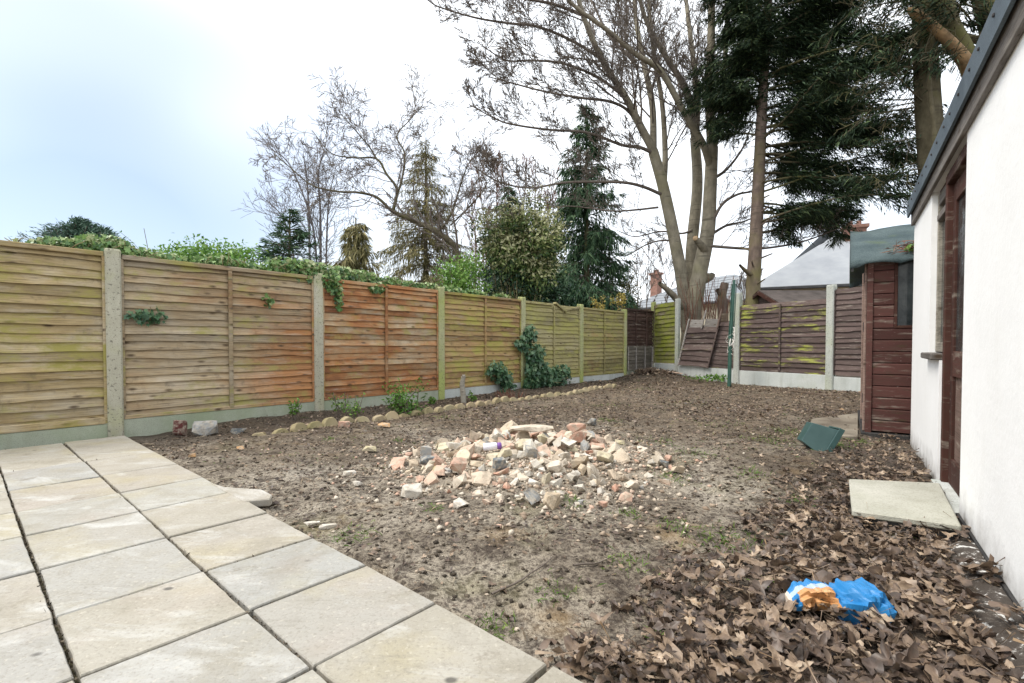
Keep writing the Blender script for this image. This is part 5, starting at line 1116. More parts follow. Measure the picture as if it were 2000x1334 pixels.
ed = [(495, 850), (545, 847), (614, 836), (683, 826), (740, 821), (800, 812), (862, 803), (930, 794), (1000, 784), (1100, 771), (1160, 762), (1200, 756)]
EP = smooth_path([G(u, v) for u, v in ed], 400); seg = np.linalg.norm(np.diff(EP, axis=0), axis=1); cum = np.concatenate([[0], np.cumsum(seg)])
def half_disc(name, r, th):
    m = MB(); n = 12; pr_ = [(-r, -.06)] + [(-r * math.cos(math.pi * i / n), r * .86 * math.sin(math.pi * i / n)) for i in range(n + 1)] + [(r, -.06)]
    m.prism([(x_ * (1 + .05 * random.uniform(-1, 1)), z_ * (1 + .09 * random.uniform(-1, 1))) for x_, z_ in pr_], 1, -th / 2, th / 2); return m.mesh(name, 0.010)
hd = [half_disc('edging', r_, .065) for r_ in (.072, .078, .082, .086, .080, .075, .084)]
s_ = .05; k = 0
while s_ < cum[-1]:
    j = min(np.searchsorted(cum, s_), len(EP) - 2); p = EP[j]; d_ = EP[j + 1] - EP[j]
    if True:
        o = link('edging_stone', hd[(k * 5) % 7], M['edging'], label='round-topped buff concrete edging stone in the row along the bed' , cat='edging stone', group='round-topped edging stones along the bed')
        o.location = (p[0], p[1], gz(p[0], p[1]) - .004 + (-.025 if k < 2 else .014 * rng.normal())); o.rotation_euler = (R(-14 + 11 * rng.normal()), R(9 * rng.normal()), math.atan2(d_[1], d_[0]) + R(7 * rng.normal()))
    s_ += .172 + .012 * rng.random(); k += 1

def chunk(name, sx_, sy_, sz_, n=14, flat=.35, rr=None):
    """angular broken lump: hull of points on a roughened block"""
    r_ = rr or random; bm = bmesh.new()
    for i in range(n):
        q = [r_.uniform(-1, 1) for _ in range(3)]; ax = r_.randrange(3)
        if r_.random() < .8: q[ax] = math.copysign(1 - r_.random() * flat, q[ax])
        bm.verts.new((q[0] * sx_ / 2, q[1] * sy_ / 2, q[2] * sz_ / 2))
    h = bmesh.ops.convex_hull(bm, input=bm.verts)
    bmesh.ops.delete(bm, geom=[g for g in h['geom_interior'] if isinstance(g, bmesh.types.BMVert)], context='VERTS')
    bmesh.ops.dissolve_limit(bm, angle_limit=R(6), verts=bm.verts, edges=bm.edges)
    me = bpy.data.meshes.new(name); bm.to_mesh(me); bm.free(); return me
def stone_mat(name, stops, seed=0):
    t = NT(name, 0.92, 0.2); v = t.map(t.obj(), (1, 1, 1), (seed, 0, 0)); wv = t.world()
    c = t.ramp(t.rnd(), stops); n_ = t.noise(wv, 26, 5, .65); c = t.mix(1.0, c, (.92, .92, .92), 'MULTIPLY'); c = t.mix(t.ramp(n_, [(.38, .7), (.55, 0.)]), c, (0.46, 0.40, 0.31)); n2 = t.noise(wv, 17, 5, .65); c = t.mix(t.ramp(n2, [(.50, 0.), (.66, .6)]), c, (0.15, 0.12, 0.09))
    t.bump(t.math('ADD', n_, t.noise(wv, 90, 3, .6)), .6, .006); M[name] = t.done(c)
stone_mat('rubble_red', [(0, (0.50, 0.26, 0.18)), (.5, (0.55, 0.36, 0.27)), (1, (0.58, 0.43, 0.33))]); stone_mat('rubble_buff', [(0, (0.50, 0.40, 0.28)), (.3, (0.58, 0.48, 0.37)), (.8, (0.62, 0.55, 0.45)), (1, (0.50, 0.44, 0.25))], 3)
stone_mat('rubble_pale', [(0, (0.52, 0.48, 0.41)), (1, (0.66, 0.62, 0.55))], 5); stone_mat('rubble_grey', [(0, (0.25, 0.255, 0.25)), (1, (0.40, 0.40, 0.385))], 7); stone_mat('stone_blue', [(0, (0.11, 0.13, 0.145)), (1, (0.17, 0.19, 0.20))], 8); stone_mat('brick_maroon', [(0, (0.10, 0.03, 0.03)), (1, (0.13, 0.045, 0.04))], 9)
stone_mat('rubble_orange', [(0, (0.50, 0.28, 0.12)), (1, (0.60, 0.36, 0.18))], 10)

PLATES = {}
def top_h(x, y): return gz(x, y)
RM = {'red': ('rubble_red', 'small broken red brick piece lying in the rubble heap'), 'buff': ('rubble_buff', 'small broken buff brick piece lying in the rubble heap'), 'pale': ('rubble_pale', 'small pale mortar lump lying in the rubble heap'), 'grey': ('rubble_grey', 'small grey stone piece lying in the rubble heap')}
tmpl = {k: [] for k in RM}
for k in RM:
    for i in range(7):
        if k in ('red', 'buff') and i < 4: me = chunk('brick_fragment', .110, .080 + .02 * random.random(), .065, 18, .14)
        elif k == 'grey': me = chunk('stone', .09, .075, .06, 16, .2)
        else: me = chunk('stone', .085, .065, .048, 13, .45)
        me.materials.append(M[RM[k][0]]); tmpl[k].append(me)
cnt = 0; placed = []
while cnt < 298:
    a = rng.random() * 6.283; rr_ = math.sqrt(rng.random()) * 1.0
    x = PILE[0] + .95 * rr_ * math.cos(a); y = PILE[1] + 1.05 * rr_ * math.sin(a)
    big = (y > 3.2)
    if rr_ > .75 and rng.random() < .45: continue
    p_ = [.34, .44, .18, .04] if (x < .0 or y > 3.6) else [.14, .42, .40, .04]
    kind_ = rng.choice(['red', 'buff', 'pale', 'grey'], p=p_); s_ = (.62 + .80 * rng.random()) * (1.10 if big else .76) * (1.0 if rr_ < .85 else .75)
    if kind_ == 'grey': s_ *= .85
    ok = all((x - q[0]) ** 2 + (y - q[1]) ** 2 > (.031 * (s_ + q[2])) ** 2 for q in placed)
    if not ok and rng.random() < .75: continue
    o = link('brick_fragment' if kind_ in ('red', 'buff') else 'rubble_stone', tmpl[kind_][rng.integers(0, 7)], None, label=RM[kind_][1], cat='rubble', group=RM[kind_][1].replace('small ', '').replace(' lying', 's') .replace('piece', 'piece').strip())
    o.location = (x, y, gz(x, y) + .014 * s_ + (.03 * s_ if not ok else 0.0)); o.rotation_euler = (rng.normal() * .5, rng.normal() * .5, rng.random() * 6.28); o.scale = (s_, s_, s_ * (.85 + .3 * rng.random()))
    placed.append((x, y, s_)); cnt += 1
# one-off pieces in and around the heap
def one(name, label, u, v, size, m, rot=(0, 0, 0), n=16, flat=.15, lift=.4, z=None, seed=1, cat='stone'):
    r_ = random.Random(seed); me = chunk(name, *size, n, flat, r_); p = G(u, v, 0.0)
    if z is not None: p = G(u, v, z)
    o = link(name, me, M[m], label=label, cat=cat); zz_ = gz(p[0], p[1]) if z is None else z
    o.location = (p[0], p[1], zz_ + size[2] * (lift - .15)); o.rotation_euler = rot; return o
one('stone_slab', 'long flat grey slab lying on top of the rubble heap', 1037, 845, (.34, .15, .045), 'rubble_buff', (.0, .02, .08), 24, .08, .9, z=.165, seed=4)
one('brick_fragment', 'reddish wedge of brick at the right end of the heap top', 1125, 845, (.16, .08, .06), 'rubble_red', (.3, -.2, .4), 14, .2, .9, z=.11, seed=5)
one('stone_slab', 'grey triangular slab fragment at the front of the heap', 1036, 1000, (.16, .14, .03), 'rubble_grey', (.55, .25, .5), 10, .1, 1.3, seed=6)
one('stone_slab', 'greenish round-edged lump beside the triangular slab fragment', 1078, 1000, (.11, .08, .07), 'rubble_buff', (.2, .1, 1.1), 16, .2, .6, seed=7)
one('stone', 'square grey cobble in the middle of the heap', 1037, 893, (.075, .06, .075), 'rubble_grey', (.1, .1, .2), 24, .04, .6, z=.125, seed=8)
one('stone', 'dark grey cobble left of the heap centre', 975, 915, (.075, .06, .065), 'stone_blue', (.2, -.1, .5), 22, .06, .6, z=.10, seed=9)
one('stone', 'grey cube of stone at the left of the heap', 832, 890, (.08, .07, .075), 'rubble_grey', (0, .1, .2), 24, .05, .6, z=.06, seed=10)
one('stone', 'flat dark grey block below the grey cube', 842, 907, (.15, .09, .06), 'stone_blue', (.1, .1, .3), 18, .12, .6, z=.03, seed=11)
one('stone', 'dark slate-blue stone right behind the rubble heap', 1157, 832, (.10, .07, .08), 'stone_blue', (.2, .3, .5), 12, .3, .7, seed=12)
one('stone', 'dark blue-black stone at the far right of the heap', 1298, 920, (.085, .07, .05), 'stone_blue', (.1, .2, .4), 12, .3, .7, seed=13)
one('brick_fragment', 'orange-red brick bit next to the blue-black stone', 1305, 907, (.09, .06, .05), 'rubble_red', (.2, .2, .9), 12, .2, .7, seed=14)
one('stone', 'pale yellow stone right of the blue-black stone', 1322, 927, (.08, .07, .06), 'rubble_buff', (0, .2, .2), 12, .35, .7, seed=15)
one('brick_fragment', 'salmon brick lump at the lower left of the heap', 895, 940, (.13, .10, .09), 'rubble_red', (.3, .2, .4), 14, .2, .7, seed=16)
one('brick_fragment', 'flat pinkish brick fragment left of the salmon lump', 862, 938, (.12, .09, .06), 'rubble_red', (.2, -.1, 1.4), 14, .2, .7, seed=17)
one('stone', 'rough pale lump apart from the heap on the left front', 805, 973, (.12, .09, .08), 'rubble_pale', (0, 0, .3), 26, .5, .6, seed=18)
one('stone', 'flat pale stone on the soil in front of the heap', 897, 1000, (.10, .08, .05), 'rubble_pale', (0, .1, .8), 18, .5, .5, seed=19)
one('stone', 'buff triangular stone alone left of the heap', 722, 884, (.12, .07, .06), 'rubble_buff', (0, .2, .1), 10, .5, .7, seed=20)
one('brick_fragment', 'orange brick fragment leaning on the edging row', 750, 0 + 832, (.13, .08, .05), 'rubble_orange', (.2, .1, .6), 12, .2, .6, seed=21)
one('brick_fragment', 'pink brick fragment lying before the edging row', 672, 833, (.12, .07, .07), 'rubble_red', (.1, .1, .3), 18, .1, .6, seed=22)
one('brick_fragment', 'small pinkish brick bit right front of the heap', 1177, 994, (.055, .03, .03), 'rubble_red', (0, .1, .2), 20, .06, .7, seed=23)
one('brick', 'maroon and buff brick standing against the gravel board', 352, 847, (.11, .08, .15), 'brick_maroon', (.05, .05, .5), 40, .03, .6, seed=24, cat='brick')
one('rock', 'large pale rock lying against the mossy gravel board', 400, 849, (.21, .15, .15), 'rubble_grey', (0, 0, .5), 60, 1.0, .6, seed=25, cat='rock')
one('stone', 'dark blue-grey stone before the edging row', 466, 846, (.13, .10, .10), 'stone_blue', (.3, .4, .6), 12, .4, .5, seed=26)
one('stone', 'small white brick sliver left front of the soil', 609, 1021, (.075, .03, .025), 'rubble_pale', (0, 0, .2), 20, .08, .7, seed=27)
one('stone', 'thin white brick sliver right of the other sliver', 640, 1022, (.085, .025, .02), 'rubble_pale', (0, 0, .45), 20, .08, .7, seed=28)
one('stone', 'pale grey oblong stone on soil left of the heap', 682, 932, (.085, .03, .03), 'rubble_pale', (0, 0, .35), 20, .08, .7, seed=29)
one('stone', 'pale pebble beyond the patio on ochre soil', 698, 949, (.06, .045, .03), 'rubble_pale', (0, 0, 1.), 14, .4, .7, seed=30)
one('brick_fragment', 'orange brick bit on dark soil beside the patio corner', 378, 898, (.06, .05, .03), 'rubble_orange', (0, .1, .4), 12, .3, .7, seed=31)
one('brick_fragment', 'bright orange fragment near the patio corner', 470, 877, (.05, .045, .03), 'rubble_orange', (0, .1, .9), 12, .3, .7, seed=32)
# broken slab lying over the patio edge
p4 = [G(412, 944, .035), G(440, 947, .05), G(512, 956, .05), G(532, 968, .045), G(528, 974, .04), G(478, 978, .04), G(440, 960, .035)]
m = MB(); n_ = len(p4); m.add([(p[0], p[1], .0) for p in p4] + [(p[0], p[1], .04 + .012 * (i in (2, 3))) for i, p in enumerate(p4)], [tuple(range(n_))[::-1], tuple(range(n_, 2 * n_))] + [(i, (i + 1) % n_, n_ + (i + 1) % n_, n_ + i) for i in range(n_)])
link('broken_slab', m.mesh('broken_slab', .005), M['slab'], label='broken pale slab piece sticking out from the patio edge', cat='slab')
# slab before the shed
p4 = [G(1585, 818, .03), G(1676, 806, .03), G(1676, 852, .03), G(1612, 850, .03), G(1580, 838, .03)]
m = MB(); n_ = len(p4); m.add([(p[0], p[1], -.02) for p in p4] + [(p[0], p[1], .03) for p in p4], [tuple(range(n_))[::-1], tuple(range(n_, 2 * n_))] + [(i, (i + 1) % n_, n_ + (i + 1) % n_, n_ + i) for i in range(n_)])
link('shed_slab', m.mesh('shed_slab', .005), M['shed_slab'], label='worn flat slab on the ground before the maroon shed', cat='slab')
# spray can in the heap
simple('can_white', (0.62, 0.60, 0.66), (0.75, 0.74, 0.78), 6, .35, spec=.5); simple('can_purple', (0.12, 0.05, 0.22), (0.18, 0.08, 0.30), 6, .4)
c0 = G(945, 873, .15); c1 = G(972, 871, .155); can = empty('spray_can', tuple(c0), label='white can with purple end lying in the heap', cat='can'); T = Tubes()
dv = unit(c1 - c0); T.add([c0 - dv * .005, c0, c0 + dv * .085, c0 + dv * .09], 0, radii=[.016, .026, .026, .018], sides=12); childmesh('body', T.mesh('can'), M['can_white'], can)
T = Tubes(); T.add([c0 + dv * .0905, c0 + dv * .094, c0 + dv * .118, c0 + dv * .121], 0, radii=[.02, .024, .022, .004], sides=12); childmesh('cap', T.mesh('can_cap'), M['can_purple'], can)
# wooden stake, plank, debris
sp_ = G(906, 786); st = Tubes(); st.add(smooth_path([(sp_[0], sp_[1], -.05), (sp_[0] - .01, sp_[1], .14), (sp_[0] - .025, sp_[1] + .01, .26), (sp_[0] - .005, sp_[1] + .01, .37), (sp_[0] - .012, sp_[1] + .01, .375)], 14), 0, radii=np.interp(np.linspace(0, 1, 14), [0, .55, .68, .75, .97, 1], [.042, .038, .030, .034, .034, .004]), sides=9)
link('wooden_stake', st.mesh('stake'), M['stake_wood'], label='short grey weathered wooden stake in the bed by the edging', cat='stake')
a_, b_ = G(1543, 764), G(1628, 775); d_ = b_ - a_; o = link('plank', boxmesh('plank', 0, float(np.hypot(d_[0], d_[1])), -.05, .05, 0, .03, .004), M['old_plank'], label='rotten dark plank lying along the back gravel board', cat='plank'); o.location = (a_[0], a_[1], gz(a_[0], a_[1])); o.rotation_euler = (0, R(-.5), math.atan2(d_[1], d_[0]))
one('wood_offcut', 'reddish flat wood offcut on the leaf pile in the corner', 1316, 740, (.42, .16, .03), 'rubble_red', (.1, .12, -.8), 14, .1, 1.5, seed=40, cat='offcut')
# upturned green planter
t = NT('green_plastic', .35, .5); M['green_plastic'] = t.done(t.ramp(t.noise(t.world(), 9, 3, .5), [(.3, (0.025, 0.065, 0.063)), (.7, (0.045, 0.095, 0.09))]))
pc = G(1578, 878); pl_ = empty('planter', (pc[0], pc[1], gz(pc[0], pc[1])), label='dark green square plastic planter tipped over in the leaves', cat='planter')
m = MB(); a0, a1, hh = .082, .125, .20; w2 = .008
m.add([(-a0, -a0, 0), (a0, -a0, 0), (a0, a0, 0), (-a0, a0, 0), (-a1, -a1, hh), (a1, -a1, hh), (a1, a1, hh), (-a1, a1, hh)] + [(-a1 + w2, -a1 + w2, hh), (a1 - w2, -a1 + w2, hh), (a1 - w2, a1 - w2, hh), (-a1 + w2, a1 - w2, hh), (-a0 + w2, -a0 + w2, w2), (a0 - w2, -a0 + w2, w2), (a0 - w2, a0 - w2, w2), (-a0 + w2, a0 - w2, w2)],
      [(0, 3, 2, 1), (0, 1, 5, 4), (1, 2, 6, 5), (2, 3, 7, 6), (3, 0, 4, 7), (4, 5, 9, 8), (5, 6, 10, 9), (6, 7, 11, 10), (7, 4, 8, 11), (8, 9, 13, 12), (9, 10, 14, 13), (10, 11, 15, 14), (11, 8, 12, 15), (12, 13, 14, 15)])
body = link('pot', m.mesh('pot', .003), M['green_plastic'], pl_); rim = MB()
for q in ((-a1 - .012, a1 + .012, -a1 - .012, -a1 - .001), (-a1 - .012, a1 + .012, a1 + .001, a1 + .012), (-a1 - .012, -a1 - .001, -a1, a1), (a1 + .001, a1 + .012, -a1, a1)): rim.box(q[0], q[1], q[2], q[3], hh - .035, hh + .004)
rimo = link('rim', rim.mesh('rim', .002), M['green_plastic'], pl_)
pl_.rotation_euler = (R(12), R(118), R(-8)); pl_.location = (pc[0] - .02, pc[1] + .02, gz(pc[0], pc[1]) + .135)
one('stone', 'white mortar lump in the mouth of the green planter', 1603, 848, (.07, .05, .05), 'rubble_pale', (0, 0, .3), 22, .4, .8, z=.04, seed=41)
# blue paper bag
t = NT('blue_bag', .45, .45); s3 = t.sep(t.tc.outputs['UV'])
BL = (0.012, 0.155, 0.38)
band = t.math('MULTIPLY', t.math('GREATER_THAN', s3[0], .10), t.math('LESS_THAN', s3[0], .50)); band = t.math('MULTIPLY', band, t.math('LESS_THAN', s3[1], .80))
lines = t.math('MULTIPLY', t.math('GREATER_THAN', t.math('FRACT', t.math('MULTIPLY', s3[1], 16.0)), .55), t.math('GREATER_THAN', t.noise(t.map(t.tc.outputs['UV'], (60, 16, 1)), 1.0, 2, .5), .5))
lines = t.math('MULTIPLY', lines, t.math('GREATER_THAN', s3[0], .30))
bc = t.mix(t.math('MULTIPLY', lines, .55), t.mix(t.noise(t.obj(), 18, 4, .6), (0.42, 0.20, 0.07), (0.55, 0.30, 0.13)), (0.16, 0.07, 0.02))
edge = t.math('MULTIPLY', t.math('GREATER_THAN', s3[1], .80), t.math('LESS_THAN', s3[1], .87)); edge = t.math('MULTIPLY', edge, t.math('LESS_THAN', s3[0], .52))
c = t.mix(band, t.mix(t.ramp(t.noise(t.obj(), 9, 4, .6), [(.4, 0.), (.7, .25)]), BL, (0.04, 0.24, 0.48)), bc); c = t.mix(t.math('MULTIPLY', edge, .6), c, (0.5, 0.55, 0.62))
c = t.mix(t.math('LESS_THAN', s3[0], .03), c, (0.6, 0.5, 0.4)); t.bump(t.noise(t.obj(), 14, 5, .6), .5, .01); M['blue_bag'] = t.done(c)
nu, nv = 36, 12; bm = bmesh.new(); uvl = bm.loops.layers.uv.new('UVMap'); grid = [[None] * (nv + 1) for _ in range(nu + 1)]; uvs = {}
bA, bB = G(1541, 1186, .06), G(1712, 1192, .06); bA[2] = bB[2] = 0; bx_ = bB - bA; Lb = np.linalg.norm(bx_); bx_ = bx_ / Lb; by_ = np.array([-bx_[1], bx_[0], 0])
rings = []
for i in range(nu + 1):
    u_ = i / nu; wd_ = (.038 + .022 * (u_ > .45) * min(1, (u_ - .45) * 4)) * (1 - .25 * max(0, .12 - u_) / .12); hgt = (.030 + .032 * np.clip((u_ - .42) * 4.5, 0, 1) * (1.0 - .35 * max(0, u_ - .75) * 4)) * (.35 + .65 * min(1, u_ * 8)) * (1 if u_ < .93 else 1 - (u_ - .93) * 9)
    rg = []
    for j in range(2 * nv):
        a = 2 * math.pi * j / (2 * nv); cx_, cz_ = math.cos(a), math.sin(a); sq = lambda q: math.copysign(abs(q) ** .6, q)
        wob = (vnoise(u_ * 9 + 3, j * .9) - .5) * .026 + (vnoise(u_ * 26, j * 1.9 + 7) - .5) * .016
        P3 = bA + bx_ * (Lb * u_) + by_ * (sq(cx_) * (wd_ + wob) + .02 * math.sin(u_ * 5)) + np.array([0, 0, .070 + .012 * math.sin(u_ * 7) + sq(cz_) * hgt + wob * .8 + .02 * u_])
        vtx = bm.verts.new(P3); uvs[vtx] = (u_, (sq(cz_) * .5 + .5) * .65 + .35 * (sq(cx_) * .5 + .5)); rg.append(vtx)
    rings.append(rg)
for i in range(nu):
    for j in range(2 * nv):
        k = (j + 1) % (2 * nv); f = bm.faces.new((rings[i][j], rings[i + 1][j], rings[i + 1][k], rings[i][k]))
bm.faces.new(rings[0]); bm.faces.new(rings[-1][::-1])
bmesh.ops.recalc_face_normals(bm, faces=bm.faces)
for f in bm.faces:
    for l_ in f.loops: l_[uvl].uv = uvs[l_.vert]
me = bpy.data.meshes.new('paper_bag'); bm.to_mesh(me); bm.free()
link('paper_bag', me, M['blue_bag'], label='crumpled bright blue paper bag with brown label in the leaves', cat='bag')

# ------------------------------------------------------------------ ground cover
# dead leaves: curled lobed templates
def leaf_template(seedv):
    r_ = np.random.default_rng(seedv); n = 15; a = np.linspace(-2.75, 2.75, n); small = seedv % 3 == 0
    if small: rad = .5 * (.55 + .45 * np.abs(np.cos(a * .5)) + .08 * r_.normal(size=n)); asp = r_.uniform(.45, .7)
    else: rad = .52 * (.66 + .34 * np.cos(a * 3.2 + r_.normal() * .2) + .12 * r_.normal(size=n)); asp = r_.uniform(.8, 1.0)
    rad = np.clip(rad, .2, .7); ring = np.stack([rad * np.sin(a) * asp, rad * np.cos(a), np.zeros(n)], 1); mid = ring * .52
    V = np.vstack([[0, 0, 0], mid, ring, [[0, -.95, 0.08]], [[.025, -.95, .08]]])
    roll = r_.uniform(.4, 2.6) * r_.choice([1, 1, 1, -1]); th = r_.choice([0.0, .3, -.3, 1.57]) + r_.normal() * .15
    x = V[:, 0] * math.cos(th) + V[:, 1] * math.sin(th); y = -V[:, 0] * math.sin(th) + V[:, 1] * math.cos(th)
    xr = np.sin(x * roll) / roll; zr_ = (1 - np.cos(x * roll)) / roll                      # rolled up like a dry leaf
    yb = r_.uniform(-1.2, 1.6); zr_ = zr_ + yb * y * y * .5 + r_.normal(size=len(V)) * .045
    V = np.stack([xr * math.cos(th) - y * math.sin(th), xr * math.sin(th) + y * math.cos(th), zr_], 1); V[:, 2] -= V[:, 2].mean()
    dt = np.concatenate([[.16], r_.normal(0, .07, n), r_.normal(-.06, .10, n), [.2, .2]])
    F3 = [(0, 1 + i, 2 + i) for i in range(n - 1)]; F4 = [(1 + i, 1 + n + i, 2 + n + i, 2 + i) for i in range(n - 1)]
    F3.append((0, 2 * n + 1, 2 * n + 2)); return V, np.array(F3), np.array(F4), dt
LT = [leaf_template(100 + i) for i in range(30)]
def rotm(n, tilt):
    z = rng.random(n) * 6.283; ax = rng.random(n) * 6.283; t_ = np.abs(rng.normal(0, tilt, n)); cz, sz_ = np.cos(z), np.sin(z)
    Rz = np.zeros((n, 3, 3)); Rz[:, 0, 0] = cz; Rz[:, 0, 1] = -sz_; Rz[:, 1, 0] = sz_; Rz[:, 1, 1] = cz; Rz[:, 2, 2] = 1
    k = np.stack([np.cos(ax), np.sin(ax), np.zeros(n)], 1); K = np.zeros((n, 3, 3)); K[:, 0, 2] = k[:, 1]; K[:, 1, 2] = -k[:, 0]; K[:, 2, 0] = -k[:, 1]; K[:, 2, 1] = k[:, 0]
    Rt = np.eye(3)[None] + np.sin(t_)[:, None, None] * K + (1 - np.cos(t_))[:, None, None] * (K @ K); return Rt @ Rz
def scatter_leaves(P, size, tilt, tint):
    VV = []; A3 = []; A4 = []; CC = []; b_ = 0; which = rng.integers(0, len(LT), len(P)); Rm = rotm(len(P), tilt)
    for w in range(len(LT)):
        ix = np.where(which == w)[0]
        if not len(ix): continue
        V, f3, f4, dt = LT[w]; vv = np.einsum('nij,vj->nvi', Rm[ix], V) * size[ix][:, None, None] + P[ix][:, None, :]
        o_ = (np.arange(len(ix)) * len(V))[:, None, None] + b_; VV.append(vv.reshape(-1, 3)); A3.append((o_ + f3[None]).reshape(-1, 3)); A4.append((o_ + f4[None]).reshape(-1, 4)); CC.append(np.clip(tint[ix][:, None] + dt[None], 0, .97).ravel()); b_ += len(ix) * len(V)
    return mesh_np('leaf_litter', np.concatenate(VV), [np.concatenate(A3), np.concatenate(A4)], np.concatenate(CC), True)
def inside_ok(x, y):
    wall = (x - HC[0]) * HN[0] + (y - HC[1]) * HN[1]; along = (x - HC[0]) * HD[0] + (y - HC[1]) * HD[1]
    ok = ((wall > .02 + .10 * ((along > 2.5) & (along < 3.7)) * (vnoise(x * 9, y * 9) > .45)) | (along < -.02)) & ~patio_mask(x - .02, y - .02)
    lx = (x - SB[0]) * sx[0] + (y - SB[1]) * sx[1]; ly = (x - SB[0]) * sy[0] + (y - SB[1]) * sy[1]
    ok &= ~((lx > -.06) & (lx < SWd) & (ly > -.06) & (ly < SDp))
    stc = np.mean(c4, 0); sxx = (x - stc[0]) * -HN[0] + (y - stc[1]) * -HN[1]; syy = (x - stc[0]) * HD[0] + (y - stc[1]) * HD[1]
    return ok & ~((np.abs(sxx) < .20) & (np.abs(syy) < .27))
n = 75000; x = rng.uniform(-.3, 3.6, n); y = rng.uniform(.75, 4.4, n); dl = litter(x, y); near = np.clip(1.45 - .36 * y, .16, 1)
keep = (rng.random(n) < dl * .46 * near) & inside_ok(x, y)
x, y = x[keep], y[keep]; dl = dl[keep]; n = len(x); h_ = ground_h(x, y) + .006 + rng.random(n) ** 1.3 * .062 * dl
sz = .022 + .066 * rng.random(n) ** 1.7; sz *= np.clip(1.15 - .10 * y, .7, 1.1)
link('leaf_litter', scatter_leaves(np.stack([x, y, h_], 1), sz, .45, np.clip(rng.beta(.85, 1.55, n), 0, 1)), M['dead_leaf'], kind='stuff', label='deep drift of brown dead leaves along the white wall')
# thinly strewn leaves over the rest of the soil
n = 13000; x = rng.uniform(-3.2, 6.2, n); y = rng.uniform(1.0, 12.6, n); al = x * D2[0] + y * D2[1]
bk = (PC - PB); side = (x - PB[0]) * bk[1] - (y - PB[1]) * bk[0]
def in_garden(x, y):
    ok = (x * D2[0] + y * D2[1]) < 5.52
    dirv = PD - PB
    nb2 = np.array([dirv[1], -dirv[0]]); nb2 = nb2 / np.hypot(*nb2); s0 = (0 - PB[0]) * nb2[0] + (0 - PB[1]) * nb2[1]
    s1 = (x - PB[0]) * nb2[0] + (y - PB[1]) * nb2[1]; return ok & (s1 * np.sign(s0) > .06)
keep = inside_ok(x, y) & in_garden(x, y); x, y = x[keep], y[keep]; n = len(x)
link('leaf_litter', scatter_leaves(np.stack([x, y, ground_h(x, y) + .007], 1), (.012 + .03 * rng.random(n) ** 1.5) * (1 + .05 * y), .35, np.clip(rng.beta(1.4, 2.0, n), 0, 1)), M['dead_leaf'], kind='stuff', label='small dead leaves strewn thinly over the bare soil')
n = 420; x = rng.normal(3.35, .38, n); y = rng.normal(11.9, .30, n); keep = in_garden(x, y); x, y = x[keep], y[keep]; n = len(x)
link('leaf_litter', scatter_leaves(np.stack([x, y, ground_h(x, y) + .02 + .05 * rng.random(n)], 1), .06 + .05 * rng.random(n), .5, np.clip(rng.beta(2., 1.6, n), 0, 1)), M['dead_leaf'], kind='stuff', label='heap of dead leaves in the far fence corner')
# large single leaves on top of the drift, nearest the camera
leafme = []
for i, (V, f3, f4, dt) in enumerate(LT[:14]):
    me = mesh_np('dead_leaf', V, [f3, f4], np.clip(.12 + .62 * ((i * 5) % 14) / 14 + dt, 0, 1), True); me.materials.append(M['dead_leaf']); leafme.append(me)
k = 0; tries = 0
while k < 150 and tries < 5000:
    tries += 1; x_ = rng.uniform(.0, 2.0); y_ = rng.uniform(.95, 1.9)
    if rng.random() > litter(np.array([x_]), np.array([y_]))[0] or not inside_ok(np.array([x_]), np.array([y_]))[0]: continue
    wv = G(1640, 1190); 
    if abs(x_ - wv[0]) < .17 and abs(y_ - wv[1]) < .07: continue
    s_ = .046 + .040 * rng.random(); o = link('dead_leaf', leafme[k % 14], None, label='large curled dead leaf lying on top of the nearest leaf drift', cat='leaf', group='large curled dead leaves in the foreground')
    o.location = (x_, y_, gz(x_, y_) + .058 + .012 * rng.random()); o.rotation_euler = (rng.normal() * .45, rng.normal() * .45, rng.random() * 6.28); o.scale = (s_, s_, s_); k += 1
# soil crumbs, straw and chips
def crumbs(n, xr, yr, s0, s1, tint, flat=.6, dens=None):
    x = rng.uniform(*xr, n); y = rng.uniform(*yr, n); ok = inside_ok(x, y) & in_garden(x, y)
    if dens is not None: ok &= rng.random(n) < dens(x, y)
    x, y = x[ok], y[ok]; n = len(x); s = s0 + (s1 - s0) * rng.random(n) ** 2.5
    base = np.array([(1, 0, 0), (-1, 0, 0), (0, 1, 0), (0, -1, 0), (0, 0, 1), (0, 0, -1)], float); F = np.array([(0, 2, 4), (2, 1, 4), (1, 3, 4), (3, 0, 4), (2, 0, 5), (1, 2, 5), (3, 1, 5), (0, 3, 5)])
    V = base[None] * (.55 + .8 * rng.random((n, 6, 1))); V[:, :, 2] *= flat; V = np.einsum('nij,nvj->nvi', rotm(n, .5), V) * s[:, None, None] + np.stack([x, y, ground_h(x, y) + s * .2], 1)[:, None, :]
    return V.reshape(-1, 3), (np.arange(n)[:, None, None] * 6 + F[None]).reshape(-1, 3), np.repeat(tint(n), 6)
V, F, C = crumbs(17000, (-3.2, 4.2), (1.0, 6.5), .003, .016, lambda n: rng.beta(1.3, 2.6, n)); link('soil_crumbs', mesh_np('soil_crumbs', V, [F], C), M['crumb'], kind='stuff', label='crumbs of soil and grit on the bare ground')
V, F, C = crumbs(7000, (-3., 6.), (6.0, 12.5), .006, .022, lambda n: rng.beta(1.3, 2.6, n)); link('soil_crumbs', mesh_np('soil_crumbs', V, [F], C), M['crumb'], kind='stuff', label='clods of soil towards the back fence')
pd = lambda x, y: np.clip(1.25 - np.hypot((x - PILE[0]) / 1.25, (y - PILE[1]) / 1.35), 0.0, 1) ** 2.2
